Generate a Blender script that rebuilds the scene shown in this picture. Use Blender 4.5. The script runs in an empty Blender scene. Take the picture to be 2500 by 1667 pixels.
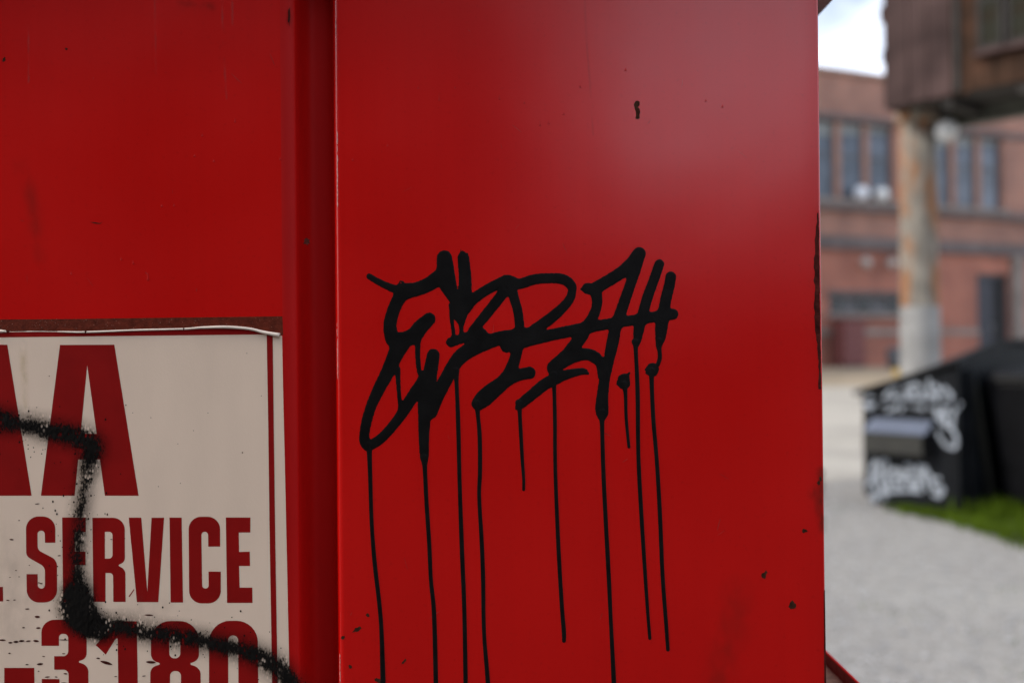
import bpy, bmesh, math, random
import numpy as np
from mathutils import Vector, Matrix
from mathutils.geometry import tessellate_polygon

SC = bpy.context.scene
COL = SC.collection
R = math.radians

# ------------------------------------------------------------------ camera
CAM_Z = 1.45
PANEL_Y = 1.30                       # the red front stands 1.3 m from the lens
FPX = 2500 * 35 / 36.0
cam_d = bpy.data.cameras.new('camera')
cam = bpy.data.objects.new('camera', cam_d)
COL.objects.link(cam)
cam_d.lens = 35
cam_d.sensor_width = 36
cam_d.clip_start = 0.05
cam_d.clip_end = 1000
cam_d.dof.use_dof = True
cam_d.dof.focus_distance = PANEL_Y
cam_d.dof.aperture_fstop = 1.9
CAM_ROT = (Matrix.Rotation(R(90 + 0.39), 3, 'X') @ Matrix.Rotation(R(-0.55), 3, 'Z'))
cam.matrix_world = Matrix.Translation((0, 0, CAM_Z)) @ CAM_ROT.to_4x4()
SC.camera = cam

# ------------------------------------------------------------------ sky and sun
SUN_EL, SUN_AZ = 36.0, -97.0         # azimuth clockwise from +Y (the view direction)
world = bpy.data.worlds.new('World')
SC.world = world
world.use_nodes = True
wn, wl = world.node_tree.nodes, world.node_tree.links
wn.clear()
w_out = wn.new('ShaderNodeOutputWorld')
w_bg = wn.new('ShaderNodeBackground')
w_sky = wn.new('ShaderNodeTexSky')
w_sky.sky_type = 'NISHITA'
w_sky.sun_disc = False
w_sky.sun_elevation = R(SUN_EL)
w_sky.sun_rotation = R(SUN_AZ)
w_sky.air_density = 1.0
w_sky.dust_density = 1.5
w_bg.inputs['Strength'].default_value = 0.12
# broken white cloud all over the sky
w_tc = wn.new('ShaderNodeTexCoord')
w_map = wn.new('ShaderNodeMapping')
w_map.inputs['Scale'].default_value = (1.6, 1.6, 3.2)
w_map.inputs['Location'].default_value = (0.77, -3.32, 0.78)
w_noise = wn.new('ShaderNodeTexNoise')
w_noise.inputs['Scale'].default_value = 1.7
w_noise.inputs['Detail'].default_value = 6
w_noise.inputs['Roughness'].default_value = 0.55
w_ramp = wn.new('ShaderNodeValToRGB')
w_ramp.color_ramp.elements[0].position = 0.36
w_ramp.color_ramp.elements[0].color = (0.06, 0.06, 0.06, 1)
w_ramp.color_ramp.elements[1].position = 0.60
w_ramp.color_ramp.elements[1].color = (0.95, 0.95, 0.95, 1)
w_mix = wn.new('ShaderNodeMix')
w_mix.data_type = 'RGBA'
w_mix.inputs[7].default_value = (15.2, 16.4, 19.0, 1)
wl.new(w_tc.outputs['Generated'], w_map.inputs['Vector'])
wl.new(w_map.outputs['Vector'], w_noise.inputs['Vector'])
wl.new(w_noise.outputs['Fac'], w_ramp.inputs['Fac'])
wl.new(w_ramp.outputs['Color'], w_mix.inputs[0])
wl.new(w_sky.outputs['Color'], w_mix.inputs[6])
wl.new(w_mix.outputs[2], w_bg.inputs['Color'])
wl.new(w_bg.outputs['Background'], w_out.inputs['Surface'])

sun_d = bpy.data.lights.new('sun', 'SUN')
sun_d.energy = 2.3
sun_d.angle = R(10)
sun_d.color = (1.0, 0.93, 0.82)
sun = bpy.data.objects.new('sun', sun_d)
COL.objects.link(sun)
sv = Vector((math.sin(R(SUN_AZ)) * math.cos(R(SUN_EL)), math.cos(R(SUN_AZ)) * math.cos(R(SUN_EL)), math.sin(R(SUN_EL))))
sun.rotation_euler = sv.to_track_quat('Z', 'Y').to_euler()
sun.location = (-8, 2, 12)

SC.view_settings.view_transform = 'Standard'
SC.view_settings.look = 'None'
SC.view_settings.exposure = 0.10
SC.view_settings.gamma = 1
SC.view_settings.use_curve_mapping = False
SC.render.engine = 'CYCLES'
SC.cycles.max_bounces = 6
SC.cycles.transparent_max_bounces = 12
SC.cycles.use_denoising = True

rnd = random.Random(7)

# ------------------------------------------------------------------ helpers
def ray(u, v):
    """direction through pixel (u, v) of the 2500 x 1667 photograph"""
    return CAM_ROT @ Vector(((u - 1250) / FPX, -(v - 833.5) / FPX, -1))

def at(u, v, y):
    d = ray(u, v)
    return Vector((0, 0, CAM_Z)) + d * (y / d.y)

def pan(u, v):
    p = at(u, v, PANEL_Y)
    return (p.x, p.z)

PX = (at(1251, 833, PANEL_Y) - at(1250, 833, PANEL_Y)).length   # metres per pixel on the panel

def tag(o, label=None, cat=None, group=None, kind=None):
    if label: o['label'] = label
    if cat: o['category'] = cat
    if group: o['group'] = group
    if kind: o['kind'] = kind
    return o

def empty(name, loc=(0, 0, 0), rz=0, parent=None):
    o = bpy.data.objects.new(name, None)
    COL.objects.link(o)
    o.location = loc
    o.rotation_euler = (0, 0, rz)
    o.empty_display_size = 0.1
    if parent: o.parent = parent
    return o

def link(name, me, mat=None, parent=None, smooth=False):
    o = bpy.data.objects.new(name, me)
    COL.objects.link(o)
    if mat: me.materials.append(mat)
    if smooth:
        me.polygons.foreach_set('use_smooth', [True] * len(me.polygons))
    if parent: o.parent = parent
    return o

def mesh_obj(name, verts, faces, mat=None, parent=None, smooth=False):
    me = bpy.data.meshes.new(name)
    me.from_pydata([tuple(v) for v in verts], [], faces)
    me.update()
    return link(name, me, mat, parent, smooth)

def bm_obj(name, bm, mat=None, parent=None, smooth=False):
    bmesh.ops.recalc_face_normals(bm, faces=bm.faces)
    me = bpy.data.meshes.new(name)
    bm.to_mesh(me)
    bm.free()
    return link(name, me, mat, parent, smooth)

def add_box(bm, x0, x1, y0, y1, z0, z1, bevel=0.0, M=None):
    vs = [bm.verts.new((x, y, z)) for z in (z0, z1) for y in (y0, y1) for x in (x0, x1)]
    fs = [(0, 2, 3, 1), (4, 5, 7, 6), (0, 1, 5, 4), (2, 6, 7, 3), (0, 4, 6, 2), (1, 3, 7, 5)]
    faces = [bm.faces.new([vs[i] for i in f]) for f in fs]
    if M is not None:
        bmesh.ops.transform(bm, matrix=M, verts=vs)
    if bevel > 0:
        es = list({e for f in faces for e in f.edges})
        bmesh.ops.bevel(bm, geom=es, offset=bevel, segments=2, affect='EDGES', profile=0.5)

def box(name, x0, x1, y0, y1, z0, z1, mat, parent=None, bevel=0.0):
    bm = bmesh.new()
    add_box(bm, x0, x1, y0, y1, z0, z1, bevel)
    return bm_obj(name, bm, mat, parent)

def add_lathe(bm, prof, cx=0, cy=0, n=24, cap=True):
    rings = []
    for (r, z) in prof:
        rings.append([bm.verts.new((cx + r * math.cos(2 * math.pi * k / n), cy + r * math.sin(2 * math.pi * k / n), z)) for k in range(n)])
    for a, b in zip(rings, rings[1:]):
        for k in range(n):
            bm.faces.new((a[k], a[(k + 1) % n], b[(k + 1) % n], b[k]))
    if cap:
        bm.faces.new(rings[0][::-1])
        bm.faces.new(rings[-1])

def tube(pts, rad, n=10, cap=True):
    """verts, faces of a tube along 3-D points with a radius per point"""
    V, F = [], []
    pts = [Vector(p) for p in pts]
    for i, p in enumerate(pts):
        t = (pts[min(i + 1, len(pts) - 1)] - pts[max(i - 1, 0)]).normalized()
        up = Vector((0, 1, 0)) if abs(t.y) < 0.9 else Vector((0, 0, 1))
        a = t.cross(up).normalized()
        b = t.cross(a).normalized()
        for k in range(n):
            an = 2 * math.pi * k / n
            V.append(p + (a * math.cos(an) + b * math.sin(an)) * rad[i])
    for i in range(len(pts) - 1):
        for k in range(n):
            F.append((i * n + k, i * n + (k + 1) % n, (i + 1) * n + (k + 1) % n, (i + 1) * n + k))
    if cap:
        F.append(tuple(range(n - 1, -1, -1)))
        F.append(tuple((len(pts) - 1) * n + k for k in range(n)))
    return V, F

# ------------------------------------------------------------------ materials
def new_mat(name):
    m = bpy.data.materials.new(name)
    m.use_nodes = True
    nt = m.node_tree
    return m, nt, nt.nodes, nt.links, nt.nodes['Principled BSDF']

def ramp(nodes, stops):
    n = nodes.new('ShaderNodeValToRGB')
    e = n.color_ramp.elements
    while len(e) > 1: e.remove(e[-1])
    e[0].position = stops[0][0]; e[0].color = (*stops[0][1], 1)
    for p, c in stops[1:]:
        k = e.new(p); k.color = (*c, 1)
    return n

def simple(name, col, rough=0.6, var=0.25, scale=8.0, bump=0.0, bscale=60.0, metallic=0.0, stretch=(1, 1, 1), spec=0.5, warp=None):
    """a colour broken up by noise (dirt and wear), with optional fine relief"""
    m, nt, N, L, P = new_mat(name)
    tc = N.new('ShaderNodeTexCoord')
    mp = N.new('ShaderNodeMapping'); mp.inputs['Scale'].default_value = stretch
    L.new(tc.outputs['Object'], mp.inputs['Vector'])
    no = N.new('ShaderNodeTexNoise'); no.inputs['Scale'].default_value = scale
    no.inputs['Detail'].default_value = 5
    L.new(mp.outputs['Vector'], no.inputs['Vector'])
    lo = tuple(c * (1 - var) for c in col)
    hi = tuple(min(1, c * (1 + var)) for c in col)
    rp = ramp(N, [(0.3, lo), (0.7, hi if warp is None else warp)])
    L.new(no.outputs['Fac'], rp.inputs['Fac'])
    L.new(rp.outputs['Color'], P.inputs['Base Color'])
    P.inputs['Roughness'].default_value = rough
    P.inputs['Metallic'].default_value = metallic
    P.inputs['Specular IOR Level'].default_value = spec
    if bump > 0:
        n2 = N.new('ShaderNodeTexNoise'); n2.inputs['Scale'].default_value = bscale
        n2.inputs['Detail'].default_value = 4
        L.new(mp.outputs['Vector'], n2.inputs['Vector'])
        b = N.new('ShaderNodeBump'); b.inputs['Strength'].default_value = bump
        b.inputs['Distance'].default_value = 0.01
        L.new(n2.outputs['Fac'], b.inputs['Height'])
        L.new(b.outputs['Normal'], P.inputs['Normal'])
    return m

def red_paint():
    m, nt, N, L, P = new_mat('red_enamel')
    tc = N.new('ShaderNodeTexCoord')
    # broad fading
    n1 = N.new('ShaderNodeTexNoise'); n1.inputs['Scale'].default_value = 4.5; n1.inputs['Detail'].default_value = 5
    L.new(tc.outputs['Object'], n1.inputs['Vector'])
    # vertical washing streaks
    mp = N.new('ShaderNodeMapping'); mp.inputs['Scale'].default_value = (60, 60, 1.3)
    L.new(tc.outputs['Object'], mp.inputs['Vector'])
    n2 = N.new('ShaderNodeTexNoise'); n2.inputs['Scale'].default_value = 1.0; n2.inputs['Detail'].default_value = 3
    L.new(mp.outputs['Vector'], n2.inputs['Vector'])
    mx = N.new('ShaderNodeMath'); mx.operation = 'MULTIPLY_ADD'
    L.new(n2.outputs['Fac'], mx.inputs[0]); mx.inputs[1].default_value = 0.35
    L.new(n1.outputs['Fac'], mx.inputs[2])
    rp = ramp(N, [(0.42, (0.52, 0.0018, 0.0006)), (0.72, (0.56, 0.0024, 0.0007)), (0.92, (0.59, 0.0034, 0.0012))])
    L.new(mx.outputs[0], rp.inputs['Fac'])
    # fine grime specks
    n3 = N.new('ShaderNodeTexNoise'); n3.inputs['Scale'].default_value = 160; n3.inputs['Detail'].default_value = 2
    L.new(tc.outputs['Object'], n3.inputs['Vector'])
    r3 = ramp(N, [(0.22, (0.88, 0.88, 0.88)), (0.40, (1, 1, 1))])
    L.new(n3.outputs['Fac'], r3.inputs['Fac'])
    mul = N.new('ShaderNodeMix'); mul.data_type = 'RGBA'; mul.blend_type = 'MULTIPLY'; mul.inputs[0].default_value = 1
    L.new(rp.outputs['Color'], mul.inputs[6]); L.new(r3.outputs['Color'], mul.inputs[7])
    L.new(mul.outputs[2], P.inputs['Base Color'])
    rr = ramp(N, [(0.3, (0.19, 0.19, 0.19)), (0.7, (0.25, 0.25, 0.25))])
    L.new(n1.outputs['Fac'], rr.inputs['Fac'])
    L.new(rr.outputs['Color'], P.inputs['Roughness'])
    P.inputs['Specular IOR Level'].default_value = 0.66
    # sheet waviness and orange peel
    n4 = N.new('ShaderNodeTexNoise'); n4.inputs['Scale'].default_value = 5; n4.inputs['Detail'].default_value = 2
    L.new(tc.outputs['Object'], n4.inputs['Vector'])
    b1 = N.new('ShaderNodeBump'); b1.inputs['Strength'].default_value = 0.05; b1.inputs['Distance'].default_value = 0.02
    L.new(n4.outputs['Fac'], b1.inputs['Height'])
    n5 = N.new('ShaderNodeTexNoise'); n5.inputs['Scale'].default_value = 420; n5.inputs['Detail'].default_value = 2
    L.new(tc.outputs['Object'], n5.inputs['Vector'])
    b2 = N.new('ShaderNodeBump'); b2.inputs['Strength'].default_value = 0.035; b2.inputs['Distance'].default_value = 0.001
    L.new(n5.outputs['Fac'], b2.inputs['Height']); L.new(b1.outputs['Normal'], b2.inputs['Normal'])
    L.new(b2.outputs['Normal'], P.inputs['Normal'])
    return m

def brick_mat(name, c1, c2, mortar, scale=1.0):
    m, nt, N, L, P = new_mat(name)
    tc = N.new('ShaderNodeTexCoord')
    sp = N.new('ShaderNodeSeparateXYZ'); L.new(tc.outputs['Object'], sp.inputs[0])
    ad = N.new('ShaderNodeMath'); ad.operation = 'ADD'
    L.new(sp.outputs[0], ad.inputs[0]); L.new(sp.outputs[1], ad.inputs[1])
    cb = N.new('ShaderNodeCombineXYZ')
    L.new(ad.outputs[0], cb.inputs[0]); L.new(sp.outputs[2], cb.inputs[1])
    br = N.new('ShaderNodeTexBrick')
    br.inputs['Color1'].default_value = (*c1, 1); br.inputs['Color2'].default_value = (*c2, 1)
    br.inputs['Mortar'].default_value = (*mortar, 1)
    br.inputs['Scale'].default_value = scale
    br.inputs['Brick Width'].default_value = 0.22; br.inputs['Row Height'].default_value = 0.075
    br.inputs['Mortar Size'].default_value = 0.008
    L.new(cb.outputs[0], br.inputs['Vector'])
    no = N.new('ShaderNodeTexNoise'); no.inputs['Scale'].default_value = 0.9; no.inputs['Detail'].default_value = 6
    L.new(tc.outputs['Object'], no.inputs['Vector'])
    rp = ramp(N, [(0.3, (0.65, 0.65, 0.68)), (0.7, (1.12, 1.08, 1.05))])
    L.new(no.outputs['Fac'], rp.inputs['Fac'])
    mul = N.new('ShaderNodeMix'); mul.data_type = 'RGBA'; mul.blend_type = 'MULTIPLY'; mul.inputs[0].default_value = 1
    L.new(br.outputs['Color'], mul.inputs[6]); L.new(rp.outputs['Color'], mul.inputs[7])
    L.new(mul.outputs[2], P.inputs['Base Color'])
    P.inputs['Roughness'].default_value = 0.9
    b = N.new('ShaderNodeBump'); b.inputs['Strength'].default_value = 0.5; b.inputs['Distance'].default_value = 0.01
    b.invert = True
    L.new(br.outputs['Fac'], b.inputs['Height']); L.new(b.outputs['Normal'], P.inputs['Normal'])
    return m

def glass_mat(name, col, rough=0.06):
    m, nt, N, L, P = new_mat(name)
    tc = N.new('ShaderNodeTexCoord')
    no = N.new('ShaderNodeTexNoise'); no.inputs['Scale'].default_value = 1.6; no.inputs['Detail'].default_value = 3
    L.new(tc.outputs['Object'], no.inputs['Vector'])
    rp = ramp(N, [(0.35, tuple(c * 0.5 for c in col)), (0.65, col)])
    L.new(no.outputs['Fac'], rp.inputs['Fac']); L.new(rp.outputs['Color'], P.inputs['Base Color'])
    P.inputs['Roughness'].default_value = rough
    b = N.new('ShaderNodeBump'); b.inputs['Strength'].default_value = 0.2; b.inputs['Distance'].default_value = 0.05
    L.new(no.outputs['Fac'], b.inputs['Height']); L.new(b.outputs['Normal'], P.inputs['Normal'])
    return m

def cover_mat(name, col, speckle=0.0, rough=0.4, density=1.0):
    """paint or stain laid over a surface: opacity from the 'cover' attribute, broken into spatter"""
    m, nt, N, L, P = new_mat(name)
    P.inputs['Base Color'].default_value = (*col, 1)
    P.inputs['Roughness'].default_value = rough
    P.inputs['Specular IOR Level'].default_value = 0.12
    at_ = N.new('ShaderNodeAttribute'); at_.attribute_name = 'cover'
    tc = N.new('ShaderNodeTexCoord')
    mp = N.new('ShaderNodeMapping'); mp.inputs['Scale'].default_value = (1.0, 1.0, 0.55)
    L.new(tc.outputs['Object'], mp.inputs['Vector'])
    fac = at_.outputs['Fac']
    if speckle > 0:
        n1 = N.new('ShaderNodeTexNoise'); n1.inputs['Scale'].default_value = 420; n1.inputs['Detail'].default_value = 3
        L.new(mp.outputs['Vector'], n1.inputs['Vector'])
        n2 = N.new('ShaderNodeTexNoise'); n2.inputs['Scale'].default_value = 95; n2.inputs['Detail'].default_value = 4
        L.new(mp.outputs['Vector'], n2.inputs['Vector'])
        def mth(op, x, y=None, z=None):
            n_ = N.new('ShaderNodeMath'); n_.operation = op
            for i_, v_ in enumerate((x, y, z)):
                if v_ is None: continue
                if isinstance(v_, (int, float)): n_.inputs[i_].default_value = v_
                else: L.new(v_, n_.inputs[i_])
            return n_.outputs[0]
        def rng(x, lo, hi):
            n_ = N.new('ShaderNodeMapRange'); n_.interpolation_type = 'SMOOTHSTEP'
            n_.inputs['From Min'].default_value = lo; n_.inputs['From Max'].default_value = hi
            L.new(x, n_.inputs['Value'])
            return n_.outputs['Result']
        n1.inputs['Scale'].default_value = 560; n2.inputs['Scale'].default_value = 110
        # soft mist, thicker towards the middle of the stroke and grainy
        mist = mth('MULTIPLY', mth('POWER', mth('MINIMUM', fac, 1.0), 1.9), mth('MULTIPLY_ADD', n1.outputs['Fac'], 1.1, 0.02))
        # wet core with a ragged edge
        core = rng(mth('ADD', fac, mth('MULTIPLY_ADD', n2.outputs['Fac'], 0.55, mth('MULTIPLY_ADD', n1.outputs['Fac'], 0.9, -0.72))), 0.62, 1.10)
        allp_ = mth('MAXIMUM', mist, core)
        # beads where the glossy vinyl shed the paint
        vo = N.new('ShaderNodeTexVoronoi'); vo.inputs['Scale'].default_value = 230
        L.new(mp.outputs['Vector'], vo.inputs['Vector'])
        n3 = N.new('ShaderNodeTexNoise'); n3.inputs['Scale'].default_value = 60; n3.inputs['Detail'].default_value = 3
        L.new(mp.outputs['Vector'], n3.inputs['Vector'])
        gate = mth('MULTIPLY', rng(n3.outputs['Fac'], 0.45, 0.62), mth('SUBTRACT', 1.0, rng(fac, 1.28, 1.5)))
        holes = mth('MULTIPLY', mth('SUBTRACT', 1.0, rng(vo.outputs['Distance'], 0.20, 0.42)), gate)
        final = mth('MULTIPLY', allp_, mth('SUBTRACT', 1.0, holes))
        b = N.new('ShaderNodeBump'); b.inputs['Strength'].default_value = 0.6; b.inputs['Distance'].default_value = 0.002
        L.new(vo.outputs['Distance'], b.inputs['Height']); L.new(b.outputs['Normal'], P.inputs['Normal'])
        fac = final
    else:
        n1 = N.new('ShaderNodeTexNoise'); n1.inputs['Scale'].default_value = 60; n1.inputs['Detail'].default_value = 5
        L.new(mp.outputs['Vector'], n1.inputs['Vector'])
        r1 = N.new('ShaderNodeMapRange'); r1.inputs['From Min'].default_value = 0.35; r1.inputs['From Max'].default_value = 0.65
        L.new(n1.outputs['Fac'], r1.inputs['Value'])
        mu = N.new('ShaderNodeMath'); mu.operation = 'MULTIPLY'
        L.new(r1.outputs['Result'], mu.inputs[0]); L.new(fac, mu.inputs[1])
        m2 = N.new('ShaderNodeMath'); m2.operation = 'MULTIPLY'; m2.inputs[1].default_value = density
        L.new(mu.outputs[0], m2.inputs[0])
        fac = m2.outputs[0]
    L.new(fac, P.inputs['Alpha'])
    return m

def rust_concrete():
    """tan grey concrete with orange rust bleeding through in patches"""
    m, nt, N, L, P = new_mat('stained_concrete')
    tc = N.new('ShaderNodeTexCoord')
    mp = N.new('ShaderNodeMapping'); mp.inputs['Scale'].default_value = (2.2, 2.2, 0.8); mp.inputs['Location'].default_value = (3.1, 1.7, 0.4)
    L.new(tc.outputs['Object'], mp.inputs['Vector'])
    n1 = N.new('ShaderNodeTexNoise'); n1.inputs['Scale'].default_value = 1.5; n1.inputs['Detail'].default_value = 4
    n2 = N.new('ShaderNodeTexNoise'); n2.inputs['Scale'].default_value = 5.0; n2.inputs['Detail'].default_value = 5
    L.new(mp.outputs['Vector'], n1.inputs['Vector']); L.new(mp.outputs['Vector'], n2.inputs['Vector'])
    r2 = ramp(N, [(0.3, (0.15, 0.13, 0.105)), (0.7, (0.30, 0.265, 0.215))])
    L.new(n2.outputs['Fac'], r2.inputs['Fac'])
    r1 = ramp(N, [(0.46, (0, 0, 0)), (0.56, (1, 1, 1))])
    L.new(n1.outputs['Fac'], r1.inputs['Fac'])
    mx = N.new('ShaderNodeMix'); mx.data_type = 'RGBA'
    L.new(r1.outputs['Color'], mx.inputs[0]); L.new(r2.outputs['Color'], mx.inputs[6])
    mx.inputs[7].default_value = (0.27, 0.125, 0.055, 1)
    L.new(mx.outputs[2], P.inputs['Base Color'])
    P.inputs['Roughness'].default_value = 0.9
    b = N.new('ShaderNodeBump'); b.inputs['Strength'].default_value = 0.4; b.inputs['Distance'].default_value = 0.02
    L.new(n2.outputs['Fac'], b.inputs['Height']); L.new(b.outputs['Normal'], P.inputs['Normal'])
    return m

M = {}
M['red'] = red_paint()
M['red_dull'] = simple('dull_red_enamel', (0.47, 0.0026, 0.0014), 0.60, 0.10, 9, 0.0, 90, spec=0.16, stretch=(3, 3, 0.4))  # same paint, darkened and dulled to take sky reflections out of channel and runs
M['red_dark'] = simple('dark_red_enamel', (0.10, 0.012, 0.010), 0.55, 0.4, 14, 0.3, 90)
M['ink'] = simple('black_marker_ink', (0.0062, 0.0056, 0.0050), 0.42, 0.35, 40, 0.05, 300, spec=0.10)
M['chip'] = simple('bare_rusty_steel', (0.046, 0.018, 0.010), 0.85, 0.5, 120, 0.3, 400, spec=0.04)
M['vinyl'] = simple('aged_white_vinyl', (0.775, 0.585, 0.435), 0.55, 0.035, 9, 0.03, 300, stretch=(2, 2, 0.7), spec=0.12)
M['vinyl_back'] = simple('vinyl_backing', (0.80, 0.66, 0.54), 0.6, 0.12, 40, spec=0.15)
M['print'] = simple('red_print', (0.25, 0.0048, 0.0040), 0.5, 0.10, 18, spec=0.12)
M['glue'] = simple('brown_glue_residue', (0.115, 0.019, 0.009), 0.8, 0.35, 120, 0.3, 500, spec=0.08)
M['dust'] = simple('rust_and_dust', (0.22, 0.14, 0.09), 0.95, 0.4, 60, 0.6, 200)
M['scratch'] = simple('scratched_paint', (0.34, 0.030, 0.024), 0.7, 0.5, 90, spec=0.1)
M['glint_pink'] = simple('pale_pink_glint', (0.62, 0.24, 0.22), 0.4, 0.3, 300)
M['rust'] = simple('brown_rust', (0.060, 0.011, 0.008), 0.9, 0.6, 60, 0.3, 300, spec=0.08)
M['spray'] = cover_mat('black_spray_paint', (0.0085, 0.0072, 0.0062), 1.0, 0.30)
M['smudge'] = cover_mat('grime_smudge', (0.05, 0.022, 0.012), 0.0, 0.7, 0.55)
M['yellow_stain'] = cover_mat('yellow_stain', (0.55, 0.42, 0.18), 0.0, 0.6, 0.45)
M['grey_stain'] = cover_mat('grey_grime', (0.16, 0.13, 0.11), 0.0, 0.7, 0.13)
M['streak'] = cover_mat('pale_water_streak', (0.45, 0.10, 0.085), 0.0, 0.5, 0.42)
M['black_steel'] = simple('black_painted_steel', (0.0065, 0.0075, 0.009), 0.5, 0.5, 6, 0.15, 60, spec=0.12)
M['black_plastic'] = simple('black_plastic', (0.006, 0.006, 0.007), 0.45, 0.4, 5, 0.1, 50, spec=0.12)
M['pocket'] = simple('worn_olive_black_steel', (0.018, 0.017, 0.012), 0.6, 0.4, 9, 0.2, 60)
M['lit_hood'] = simple('sky_lit_steel', (0.115, 0.13, 0.17), 0.5, 0.2, 20, 0.2, 60)  # sky light on the pocket hood, put in as a pale bluish colour
M['white_spray'] = simple('white_spray_paint', (0.31, 0.34, 0.38), 0.6, 0.25, 14)
M['brick'] = brick_mat('red_brown_brick', (0.43, 0.195, 0.132), (0.35, 0.160, 0.112), (0.31, 0.25, 0.21))
M['brick_low'] = brick_mat('brown_red_brick', (0.44, 0.150, 0.098), (0.36, 0.125, 0.083), (0.32, 0.21, 0.165))
M['brick_dark'] = brick_mat('dark_brick', (0.065, 0.034, 0.026), (0.050, 0.028, 0.022), (0.06, 0.05, 0.045))  # darkened to keep its reflection in the red paint low
M['stone'] = simple('weathered_limestone', (0.24, 0.20, 0.175), 0.9, 0.25, 3, 0.3, 30)
M['stone_dark'] = simple('sooty_stone', (0.13, 0.105, 0.10), 0.9, 0.3, 3, 0.3, 30)
M['coping'] = simple('terracotta_coping', (0.32, 0.20, 0.15), 0.85, 0.2, 4)
M['mullion'] = simple('brown_window_timber', (0.31, 0.16, 0.11), 0.7, 0.2, 6)
M['frame'] = simple('grey_window_frame', (0.10, 0.10, 0.105), 0.6, 0.2, 6)
M['pane'] = glass_mat('window_glass', (0.13, 0.15, 0.185))
M['blind'] = simple('grey_window_blind', (0.24, 0.25, 0.24), 0.8, 0.2, 3)
M['amber_pane'] = simple('dusty_amber_glass', (0.060, 0.034, 0.016), 0.5, 0.6, 3.5, warp=(0.026, 0.034, 0.024), spec=0.06)
M['dark_pane'] = glass_mat('dark_window_glass', (0.012, 0.014, 0.018))
M['door'] = simple('blue_grey_door', (0.035, 0.037, 0.048), 0.6, 0.2, 4)
M['door_dark'] = simple('near_black_door', (0.010, 0.010, 0.011), 0.6, 0.2, 4)
M['white_glass'] = simple('milky_white_glass', (0.72, 0.72, 0.70), 0.35, 0.05, 5)
M['cream'] = simple('cream_enamel', (0.40, 0.36, 0.32), 0.5, 0.1, 5)
M['pot'] = simple('white_glazed_pot', (0.75, 0.78, 0.82), 0.3, 0.05, 5)
M['concrete'] = rust_concrete()
M['grey_paint'] = simple('worn_grey_paint', (0.255, 0.248, 0.235), 0.8, 0.3, 3, 0.3, 40)
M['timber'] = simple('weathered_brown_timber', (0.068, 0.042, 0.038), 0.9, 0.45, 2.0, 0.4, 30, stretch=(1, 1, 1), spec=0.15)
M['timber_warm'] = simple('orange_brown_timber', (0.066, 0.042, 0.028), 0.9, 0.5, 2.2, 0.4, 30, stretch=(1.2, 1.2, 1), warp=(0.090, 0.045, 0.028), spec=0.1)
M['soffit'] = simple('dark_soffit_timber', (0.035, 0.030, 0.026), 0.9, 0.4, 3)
M['beam'] = simple('grey_green_steel_beam', (0.14, 0.145, 0.12), 0.7, 0.25, 4)
M['yellow'] = simple('worn_yellow_paint', (0.50, 0.33, 0.07), 0.8, 0.2, 9)
M['asphalt'] = simple('asphalt', (0.036, 0.035, 0.034), 0.95, 0.35, 14, 0.5, 160, spec=0.08)
M['leaf'] = simple('grass_green', (0.070, 0.110, 0.006), 0.8, 0.45, 6, spec=0.08)
M['stem_dry'] = simple('dry_weed', (0.28, 0.22, 0.10), 0.8, 0.3, 9)
M['bin_red'] = simple('dull_red_steel', (0.16, 0.05, 0.045), 0.7, 0.25, 5)
M['metal_grey'] = simple('galvanised_steel', (0.30, 0.30, 0.30), 0.5, 0.2, 9, metallic=0.4)

def ground_mat():
    m, nt, N, L, P = new_mat('pale_gravel')
    tc = N.new('ShaderNodeTexCoord')
    n1 = N.new('ShaderNodeTexNoise'); n1.inputs['Scale'].default_value = 0.55; n1.inputs['Detail'].default_value = 5
    n2 = N.new('ShaderNodeTexNoise'); n2.inputs['Scale'].default_value = 9.0; n2.inputs['Detail'].default_value = 6
    n3 = N.new('ShaderNodeTexVoronoi'); n3.inputs['Scale'].default_value = 45
    for n in (n1, n2, n3): L.new(tc.outputs['Object'], n.inputs['Vector'])
    r1 = ramp(N, [(0.3, (0.265, 0.248, 0.224)), (0.52, (0.315, 0.290, 0.256)), (0.7, (0.345, 0.320, 0.280))])
    L.new(n1.outputs['Fac'], r1.inputs['Fac'])
    r2 = ramp(N, [(0.3, (0.80, 0.80, 0.80)), (0.7, (1.15, 1.15, 1.15))])
    L.new(n2.outputs['Fac'], r2.inputs['Fac'])
    mul = N.new('ShaderNodeMix'); mul.data_type = 'RGBA'; mul.blend_type = 'MULTIPLY'; mul.inputs[0].default_value = 1
    L.new(r1.outputs['Color'], mul.inputs[6]); L.new(r2.outputs['Color'], mul.inputs[7])
    r3 = ramp(N, [(0.0, (1.1, 1.1, 1.1)), (0.6, (0.8, 0.8, 0.8))])
    L.new(n3.outputs['Distance'], r3.inputs['Fac'])
    mu2 = N.new('ShaderNodeMix'); mu2.data_type = 'RGBA'; mu2.blend_type = 'MULTIPLY'; mu2.inputs[0].default_value = 1
    L.new(mul.outputs[2], mu2.inputs[6]); L.new(r3.outputs['Color'], mu2.inputs[7])
    L.new(mu2.outputs[2], P.inputs['Base Color'])
    P.inputs['Roughness'].default_value = 0.95
    b = N.new('ShaderNodeBump'); b.inputs['Strength'].default_value = 0.6; b.inputs['Distance'].default_value = 0.02
    L.new(n3.outputs['Distance'], b.inputs['Height']); L.new(b.outputs['Normal'], P.inputs['Normal'])
    return m
M['ground'] = ground_mat()
M['apron'] = simple('worn_cream_concrete', (0.365, 0.330, 0.275), 0.95, 0.2, 0.9, 0.3, 30)
M['dirt'] = simple('dry_tan_dirt', (0.30, 0.235, 0.155), 0.95, 0.25, 2, 0.5, 30)
M['pebble'] = simple('pebble_grey', (0.36, 0.35, 0.335), 0.9, 0.3, 6)

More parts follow.
